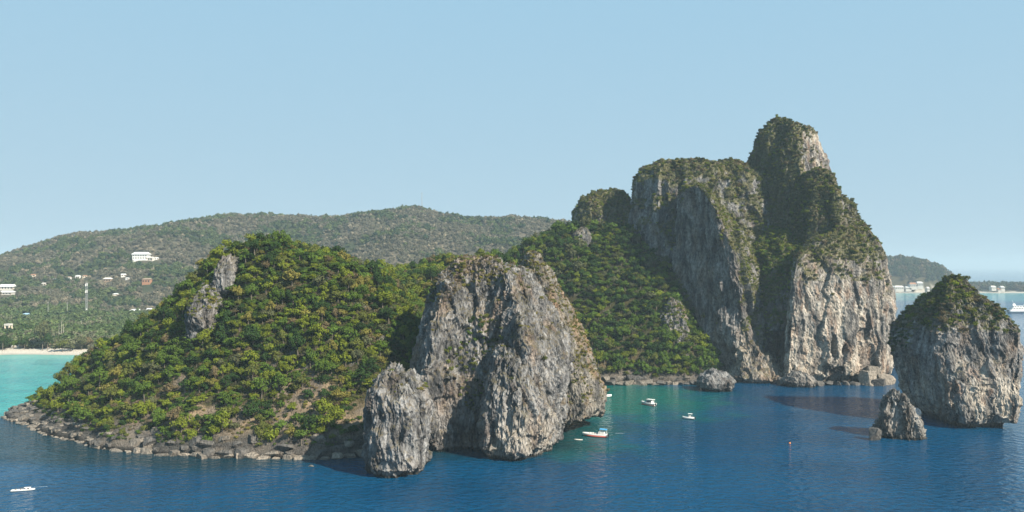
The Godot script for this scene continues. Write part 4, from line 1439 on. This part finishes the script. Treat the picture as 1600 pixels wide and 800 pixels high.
func build_village() -> void:
	house(221, 405, 36, 12, M.white, M.white, "large white two-storey villa high on the wooded hill", "villa", 2, 0.2, 0.1)
	house(236, 407, 14, 7, M.pale_roof, M.offwhite, "pale annexe below the right end of the white villa", "house", 1, 0.3, -0.2)
	house(245, 406, 9, 5, M.white, M.white, "small white hut at the right of the villa annexe", "house", 1, 0.3, 0.2)
	house(12, 452, 34, 7, M.white, M.offwhite, "long white building at the left edge of the hill", "house", 1, 0.2, 0.15)
	house(12, 460, 30, 5, M.grey_roof, M.offwhite, "grey-roofed building below the long white building", "house", 1, 0.2, 0.0)
	house(37, 436, 10, 5, M.white, M.white, "small white house alone above the long white building")
	house(52, 432, 12, 4, M.terracotta, M.cream, "low house with clay roof left of the row of white houses")
	house(69, 446, 11, 5, M.pale_roof, M.offwhite, "pale house below the row of white houses")
	house(86, 439, 6, 5, M.white, M.white, "leftmost small house of the white row")
	house(94, 438, 9, 5, M.white, M.offwhite, "second house of the white row, beside the smallest")
	house(107, 438, 12, 8, M.brown_roof, M.white, "tall white house with brown roof in the middle of the row")
	house(122, 436, 11, 8, M.white, M.white, "white house next to the right end of the row")
	house(133, 434, 10, 5, M.terracotta, M.cream, "rightmost house of the white row, with clay roof")
	house(169, 440, 19, 7, M.pale_roof, M.brown_roof, "dark-walled house with pale roof right of the row")
	house(193, 432, 12, 5, M.white, M.offwhite, "white house on the slope below the villa", "house", 1, 0.2, 0.5)
	house(199, 437, 8, 4, M.white, M.white, "small white shed under the white house below the villa")
	house(230, 442, 20, 9, M.brown_roof, M.terracotta, "reddish house with brown hip roof below the villa")
	house(181, 462, 12, 4, M.white, M.cream, "small white-roofed house among bare trees mid slope")
	house(212, 489, 23, 6, M.white, M.offwhite, "white-roofed hall just left of the headland's trees")
	house(234, 486, 14, 5, M.white, M.offwhite, "white-roofed shed touching the headland's treeline")
	house(201, 490, 10, 4, M.pale_roof, M.offwhite, "low annexe at the left of the white-roofed hall")
	house(42, 494, 18, 5, M.blue_roof, M.offwhite, "house with pale blue hip roof on the coastal plain", "house", 1, 0.6)
	house(30, 500, 8, 3, M.pale_roof, M.cream, "low cream shed left below the blue-roofed house")
	house(50, 500, 12, 3, M.pale_roof, M.cream, "low cream shed right below the blue-roofed house")
	house(95, 495, 16, 4, M.terracotta, M.cream, "cream house with clay roof on the plain, left of the mast")
	house(103, 494, 5, 5, M.white, M.white, "small white house beside the clay-roofed house")
	house(122, 498, 15, 3, M.terracotta, M.cream, "long low cream house at the foot of the mast")
	house(146, 497, 13, 4, M.white, M.offwhite, "white-roofed house right of the mast's foot")
	house(20, 543, 12, 4, M.grey_roof, M.offwhite, "grey-roofed beach house at the left edge", "house", 1, 0.3, 0.0, "buildings behind the far beach")
	house(30, 542, 6, 3, M.white, M.white, "white beach hut between the beach trees", "hut", 1, 0.3, 0.0, "buildings behind the far beach")
	house(78, 544, 5, 3, M.terracotta, M.cream, "clay-roofed beach hut under the tall beach tree", "hut", 1, 0.3, 0.0, "buildings behind the far beach")
	house(94, 542, 3, 5, M.white, M.white, "narrow white beach kiosk among the spreading trees", "kiosk", 1, 0.3, 0.0, "buildings behind the far beach")
	# concrete frame tower
	var p := land_hit(13, 529)
	var o := thing("water_tower", "pale concrete frame tower above the trees at the left edge", "tower", p)
	for sx in [-1, 1]:
		for sz in [-1, 1]:
			part("post", box(0.9, 12, 0.9), M.cream, o, Vector3(sx * 1.9, 6, sz * 1.9))
	part("tank", box(5.0, 1.6, 5.0), M.offwhite, o, Vector3(0, 12.8, 0))
	part("back_wall", box(2.85, 9, 0.3), M.concrete, o, Vector3(0, 5.5, -1.9))
	part("side_wing", box(9.0, 1.5, 4.0), M.offwhite, o, Vector3(7.2, 4.0, 0))
	mast("telecom_mast", "slender lattice mast with white antennas above the coastal plain", land_hit(135, 499), 44.0, 1.7, [[41.0, 0.5, 3.0, -0.9], [41.5, 0.5, 3.4, 0.9], [33.0, 0.45, 3.0, -0.8], [33.5, 0.5, 3.4, 0.9], [12.0, 0.4, 2.0, 0.7]])
	var top := Vector3((659.0 - 800.0) / FOCAL * 1605.0, 0, -1605.0)
	top.y = mainland_height(top.x, 1605.0) + 3.0
	mast("hilltop_mast", "thin grey radio mast on the highest point of the hill", top, 36.0, 1.5, [])
	pole(75, 493, 17, "left pale pole standing on the plain beside bare trees")
	pole(105, 493, 16, "right pale pole standing on the plain beside bare trees")
	for a in [[92, 535, 15.0], [96, 536, 19.0], [99, 536, 17.0], [127, 520, 12.0]]:
		var dp := land_hit(a[0], a[1])
		var t := thing("dead_trunk", "bare pale upright trunk behind the beach trees" if a[0] != 127 else "lone bare pale trunk right of the upright trunks", "tree", dp, 0.0, "bare trunks behind the far beach")
		part("trunk", tube(0.28, 0.12, a[2], 6), M.pale_bark, t, Vector3(0, a[2] / 2, 0))
		part("limb", tube(0.14, 0.06, 3.0, 5), M.pale_bark, t, Vector3(0.9, a[2] * 0.8, 0), Vector3(0, 0, -0.9))
	coast_tree(66, 548, 7.0, 2.0, 7, "tall grey-green feathery tree standing on the beach edge", 1)
	coast_tree(74, 548, 5.0, 1.7, 2, "dark leaning tree right behind the tall feathery beach tree", 0)
	coast_tree(38, 547, 5.2, 1.2, 2, "round dark green tree between the beach huts", 2)
	coast_tree(4, 548, 6.2, 1.2, 2, "dark broad tree cut by the photo's left edge", 0)
	coast_tree(22, 545, 3.6, 1.1, 1, "small mid-green tree left of the round dark tree", 1)
	coast_tree(98, 550, 6.0, 0.95, 3, "spreading olive tree leaning over the beach", 3)
	coast_tree(110, 550, 5.2, 1.0, 7, "grey-green spreading tree at the right of the beach", 3)
	coast_tree(86, 550, 4.0, 0.9, 7, "low spreading tree between the tall tree and the olive tree", 3)
	coast_tree(128, 547, 5.6, 1.2, 7, "dull grey-green tree where the beach meets the headland", 1)
	coast_tree(138, 546, 5.0, 1.2, 4, "brownish tree at the beach's right end", 2)
	coast_tree(40, 526, 7.0, 1.0, 2, "broad dark green tree behind the concrete tower", 0)
	# buildings on the distant right-hand shore
	var spots := [[1391, 451, 26, 8, 1], [1404, 452, 34, 9, 0], [1418, 452, 22, 7, 1], [1426, 449, 30, 14, 2], [1436, 448, 24, 16, 3], [1449, 453, 10, 7, 0], [1386, 421, 22, 10, 1], [1551, 451, 18, 6, 0], [1565, 452, 16, 8, 1], [1560, 454, 12, 5, 2]]
	var roofs := [M.pale_roof, M.grey_roof, M.terracotta, M.grey_roof]
	var words := ["white hotel block nearest the tall cliff on the far beach", "long white hotel hall on the far beach", "low pale hotel building right of the long hall", "clay-roofed hotel building behind the far beach", "tall grey-roofed hotel at the right of the beach buildings", "small white house at the foot of the distant hill", "pale house on the distant hill above the beach", "white bungalow on the low shore beyond the sea stack", "pale bungalow right of the white one beyond the stack", "small clay-roofed hut on the beach beyond the stack"]
	for k in spots.size():
		var s: Array = spots[k]
		var dd := 2085.0 if s[1] > 440 else 2200.0
		var q := at(s[0], s[1], dd)
		q.y = maxf(q.y, far_height(q.x, dd))
		var hh := thing("hotel" if k < 5 else "house", words[k], "hotel" if k < 5 else "house", q, 0.0, "buildings on the distant shore")
		s[2] *= 0.66
		s[3] *= 0.62
		part("wall", box(s[2], s[3] + 6.0, 12), M.concrete, hh, Vector3(0, (s[3] - 6.0) / 2.0, 0))
		part("roof", prism_roof(s[2] * 1.1, 14, 4.0, 0.3), roofs[s[4]], hh, Vector3(0, s[3] + 0.003, 0))
		for i in 4:
			part("window", box(s[2] * 0.13, s[3] * 0.4, 0.2), M.dark, hh, Vector3(s[2] * (-0.375 + 0.25 * i), s[3] * 0.5, 6.05))


# ---------------------------------------------------------------- boats
func hull_mesh(l: float, w: float, h: float, draft: float) -> ArrayMesh:
	# bow towards +x; sections of keel, chine and gunwale
	var st := SurfaceTool.new()
	st.begin(Mesh.PRIMITIVE_TRIANGLES)
	var secs: Array = []
	var n := 12
	for i in n + 1:
		var t := float(i) / n
		var full := 1.0 - pow(maxf(0.0, (t - 0.35) / 0.65), 2.4)
		var hw := w / 2 * maxf(0.02, full) * lerpf(0.9, 1.0, minf(1.0, t * 4.0))
		var x := -l / 2 + l * t
		var rise := h * (1.0 + 0.35 * t * t)
		var keel := -draft + (draft + h * 0.4) * pow(maxf(0.0, (t - 0.7) / 0.3), 2.0)
		secs.append([Vector3(x, keel, 0), Vector3(x, lerpf(keel, rise, 0.35), hw * 0.8), Vector3(x, rise, hw), Vector3(x, rise, hw * 0.82), Vector3(x, rise - h * 0.12, hw * 0.8), Vector3(x, rise - h * 0.12, 0)])
	for i in n:
		for k in 5:
			for side in [1.0, -1.0]:
				var m := Vector3(1, 1, side)
				var a: Vector3 = secs[i][k] * m
				var b: Vector3 = secs[i + 1][k] * m
				var c: Vector3 = secs[i + 1][k + 1] * m
				var d: Vector3 = secs[i][k + 1] * m
				for q in ([a, b, c, a, c, d] if side > 0 else [a, c, b, a, d, c]):
					st.add_vertex(q)
	for side in [1.0, -1.0]:
		for k in 4:
			var m := Vector3(1, 1, side)
			for q in [secs[0][0], secs[0][k] * m, secs[0][k + 1] * m]:
				st.add_vertex(q)
	st.generate_normals()
	return st.commit()


func outboard(o: Node3D, x: float, z: float, y: float) -> void:
	var e := part("outboard_motor", box(0.5, 0.8, 0.45), M.dark, o, Vector3(x, y + 0.35, z))
	part("motor_leg", box(0.2, 1.2, 0.2), M.dark, e, Vector3(-0.1, -0.85, 0))


func build_boats() -> void:
	# white speedboat with red bottom and blue canopy, bow to the left
	var p := on_sea(930, 682)
	var o := thing("speedboat", "white speedboat with red bottom and blue canopy beside the grey cliff", "speedboat", Vector3(p.x, 0, p.z), PI - 0.30)
	part("hull", hull_mesh(10.6, 2.9, 1.15, 0.1), M.white, o)
	part("red_bottom", hull_mesh(9.6, 2.94, 0.5, 0.35), M.red, o, Vector3(-0.1, 0.02, 0))
	part("cabin", box(2.4, 1.0, 1.9), M.white, o, Vector3(-2.6, 1.7, 0))
	part("windscreen", box(0.08, 0.7, 1.7), M.dark, o, Vector3(-1.3, 1.9, 0), Vector3(0, 0, 0.35))
	part("canopy", box(3.0, 0.16, 2.3), M.blue, o, Vector3(-3.4, 3.15, 0), Vector3(0, 0, 0.06))
	for sx in [-4.7, -2.1]:
		for sz in [-1.0, 1.0]:
			part("canopy_post", tube(0.06, 0.06, 2.2, 6), M.white, o, Vector3(sx, 2.0, sz))
	for k in 3:
		part("bench", box(0.5, 0.45, 2.0), M.offwhite, o, Vector3(-0.2 + 1.2 * k, 1.3, 0))
	for z in [-0.6, 0.6]:
		outboard(o, -5.4, z, 0.5)
	# dinghy at its bow
	p = on_sea(904, 688)
	o = thing("dinghy", "small pale dinghy floating just ahead of the speedboat's bow", "dinghy", Vector3(p.x, 0, p.z), PI - 0.15)
	part("hull", hull_mesh(3.4, 1.3, 0.35, 0.1), M.offwhite, o)
	part("seat", box(0.35, 0.08, 1.0), M.cream, o, Vector3(-0.3, 0.36, 0))
	# motor boat in the middle of the cove
	p = on_sea(1013, 633)
	o = thing("motor_boat", "white cabin boat with faded red waterline in the middle of the cove", "motor boat", Vector3(p.x, 0, p.z), PI - 0.75)
	part("hull", hull_mesh(8.4, 3.0, 1.3, 0.1), M.white, o)
	part("red_waterline", hull_mesh(7.8, 3.04, 0.45, 0.35), M.pink, o, Vector3(-0.1, 0.02, 0))
	part("cabin", box(3.2, 1.3, 2.1), M.white, o, Vector3(-0.8, 1.85, 0))
	part("windscreen", box(0.08, 0.8, 1.8), M.dark, o, Vector3(0.86, 1.95, 0), Vector3(0, 0, 0.3))
	part("canopy", box(3.8, 0.15, 2.5), M.white, o, Vector3(-1.3, 3.0, 0))
	for sz in [-1.05, 1.05]:
		part("canopy_post", tube(0.05, 0.05, 2.0, 6), M.white, o, Vector3(-3.0, 2.0, sz))
		part("side_window", box(2.4, 0.5, 0.05), M.dark, o, Vector3(-0.8, 2.05, sz * 1.02))
	outboard(o, -4.3, 0, 0.6)
	# small boat on the right of the cove
	p = on_sea(1076, 655)
	o = thing("small_motor_boat", "small white boat with outboard motor at the right of the cove", "motor boat", Vector3(p.x, 0, p.z), PI + 0.85 - 1.2)
	part("hull", hull_mesh(5.6, 2.1, 0.95, 0.1), M.white, o)
	part("console", box(0.9, 0.9, 1.0), M.white, o, Vector3(-0.5, 1.25, 0))
	part("windscreen", box(0.06, 0.45, 0.9), M.dark, o, Vector3(-0.02, 1.8, 0), Vector3(0, 0, 0.35))
	part("sun_roof", box(1.9, 0.1, 1.6), M.white, o, Vector3(-0.7, 2.55, 0))
	for sx in [-1.5, 0.1]:
		for sz in [-0.7, 0.7]:
			part("roof_post", tube(0.04, 0.04, 1.8, 5), M.grey, o, Vector3(sx, 1.65, sz))
	outboard(o, -2.9, 0, 0.45)
	# boat half hidden behind the grey cliff
	p = on_sea(945, 621)
	o = thing("white_boat", "white boat whose bow shows past the grey cliff's right edge", "boat", Vector3(p.x, 0, p.z), 0.1)
	part("hull", hull_mesh(7.4, 2.4, 1.2, 0.1), M.white, o)
	part("cabin", box(2.0, 1.0, 1.7), M.white, o, Vector3(-0.8, 1.7, 0))
	part("windscreen", box(0.06, 0.6, 1.5), M.dark, o, Vector3(0.25, 1.8, 0), Vector3(0, 0, 0.35))
	# long low boat bottom left
	p = on_sea(36, 767)
	o = thing("long_boat", "long low white boat at the bottom left corner", "boat", Vector3(p.x, 0, p.z), 0.22)
	part("hull", hull_mesh(6.8, 1.3, 0.45, 0.1), M.white, o)
	part("wheelhouse", box(1.8, 0.55, 1.0), M.white, o, Vector3(1.2, 0.75, 0))
	for sx in [0.6, 1.6]:
		part("side_window", box(0.5, 0.3, 0.05), M.dark, o, Vector3(sx, 0.8, 0.51))
	for sx in [-2.0, -0.6]:
		part("thwart", box(0.25, 0.08, 1.2), M.brown_roof, o, Vector3(sx, 0.6, 0))
	# ferry in the far bay
	p = on_sea(1603, 489)
	o = thing("ferry", "large white ferry with a raked mast at the right edge", "ferry", Vector3(p.x, 0, p.z), 0.0)
	part("hull", hull_mesh(54.0, 10.0, 5.2, 0.6), M.white, o)
	part("main_deck", box(38, 3.2, 9.0), M.white, o, Vector3(-4, 6.4, 0))
	part("upper_deck", box(27, 2.8, 7.6), M.white, o, Vector3(-7, 9.4, 0))
	part("bridge", box(8, 2.4, 6.0), M.white, o, Vector3(2, 12.0, 0))
	for k in 9:
		part("window", box(2.4, 1.1, 0.1), M.dark, o, Vector3(-20 + 4.0 * k, 6.6, 4.53))
	for k in 6:
		part("window", box(2.2, 1.0, 0.1), M.dark, o, Vector3(-18 + 4.0 * k, 9.6, 3.83))
	part("mast", tube(0.5, 0.15, 9.0, 8), M.white, o, Vector3(-19, 14.6, 0), Vector3(0, 0, 0.2))
	part("mast_fin", box(4.0, 4.0, 0.6), M.white, o, Vector3(-17.5, 12.0, 0), Vector3(0, 0, 0.5))
	# distant boat and its wake
	p = on_sea(1441, 464.5)
	o = thing("distant_boat", "tiny white boat trailing a wake before the far beach", "boat", Vector3(p.x, 0, p.z), 0.0)
	part("hull", hull_mesh(13.0, 3.6, 2.0, 0.2), M.white, o)
	part("cabin", box(5.0, 2.0, 2.6), M.white, o, Vector3(-1.5, 3.0, 0))
	wake("distant_wake", "long white wake behind the tiny boat near the far beach", Vector3(p.x - 36, 0, p.z), 56.0, 5.0, 0.0)
	p = on_sea(969, 677)
	wake("foam_streak", "short streak of foam right of the red-bottomed speedboat", Vector3(p.x, 0, p.z), 4.0, 0.6, -0.1)
	p = on_sea(62, 761)
	wake("foam_streak", "thin streak of foam off the bow of the long low boat", Vector3(p.x, 0, p.z), 4.5, 0.35, 0.25)
	p = on_sea(1234, 693)
	o = thing("buoy", "small orange buoy floating between the cove and the sea stack", "buoy", Vector3(p.x, 0, p.z))
	var s := SphereMesh.new()
	s.radius = 0.4
	s.height = 0.8
	s.radial_segments = 14
	s.rings = 8
	part("float", s, M.orange, o, Vector3(0, 0.15, 0))
	part("ring", tube(0.1, 0.1, 0.25, 8), M.dark, o, Vector3(0, 0.6, 0))


func wake(called: String, label: String, p: Vector3, l: float, w: float, turn: float) -> void:
	var st := SurfaceTool.new()
	st.begin(Mesh.PRIMITIVE_TRIANGLES)
	var n := 26
	for i in n:
		var x := -l / 2 + l * i / n + rr(-0.5, 0.5) * l / n
		var t := float(i) / n
		var z := rr(-0.5, 0.5) * w * (1.0 - 0.6 * t)
		var a := l / n * rr(0.5, 1.3)
		var b := w * rr(0.12, 0.4)
		var q := [Vector3(x - a, 0.02, z), Vector3(x, 0.05, z - b), Vector3(x + a, 0.02, z + b * 0.2), Vector3(x, 0.05, z + b)]
		for k in [0, 1, 2, 0, 2, 3]:
			st.add_vertex(q[k])
	st.generate_normals()
	var o := part(called, st.commit(), M.foam, self, p, Vector3(0, turn, 0))
	tag(o, label, "foam", "", "stuff")
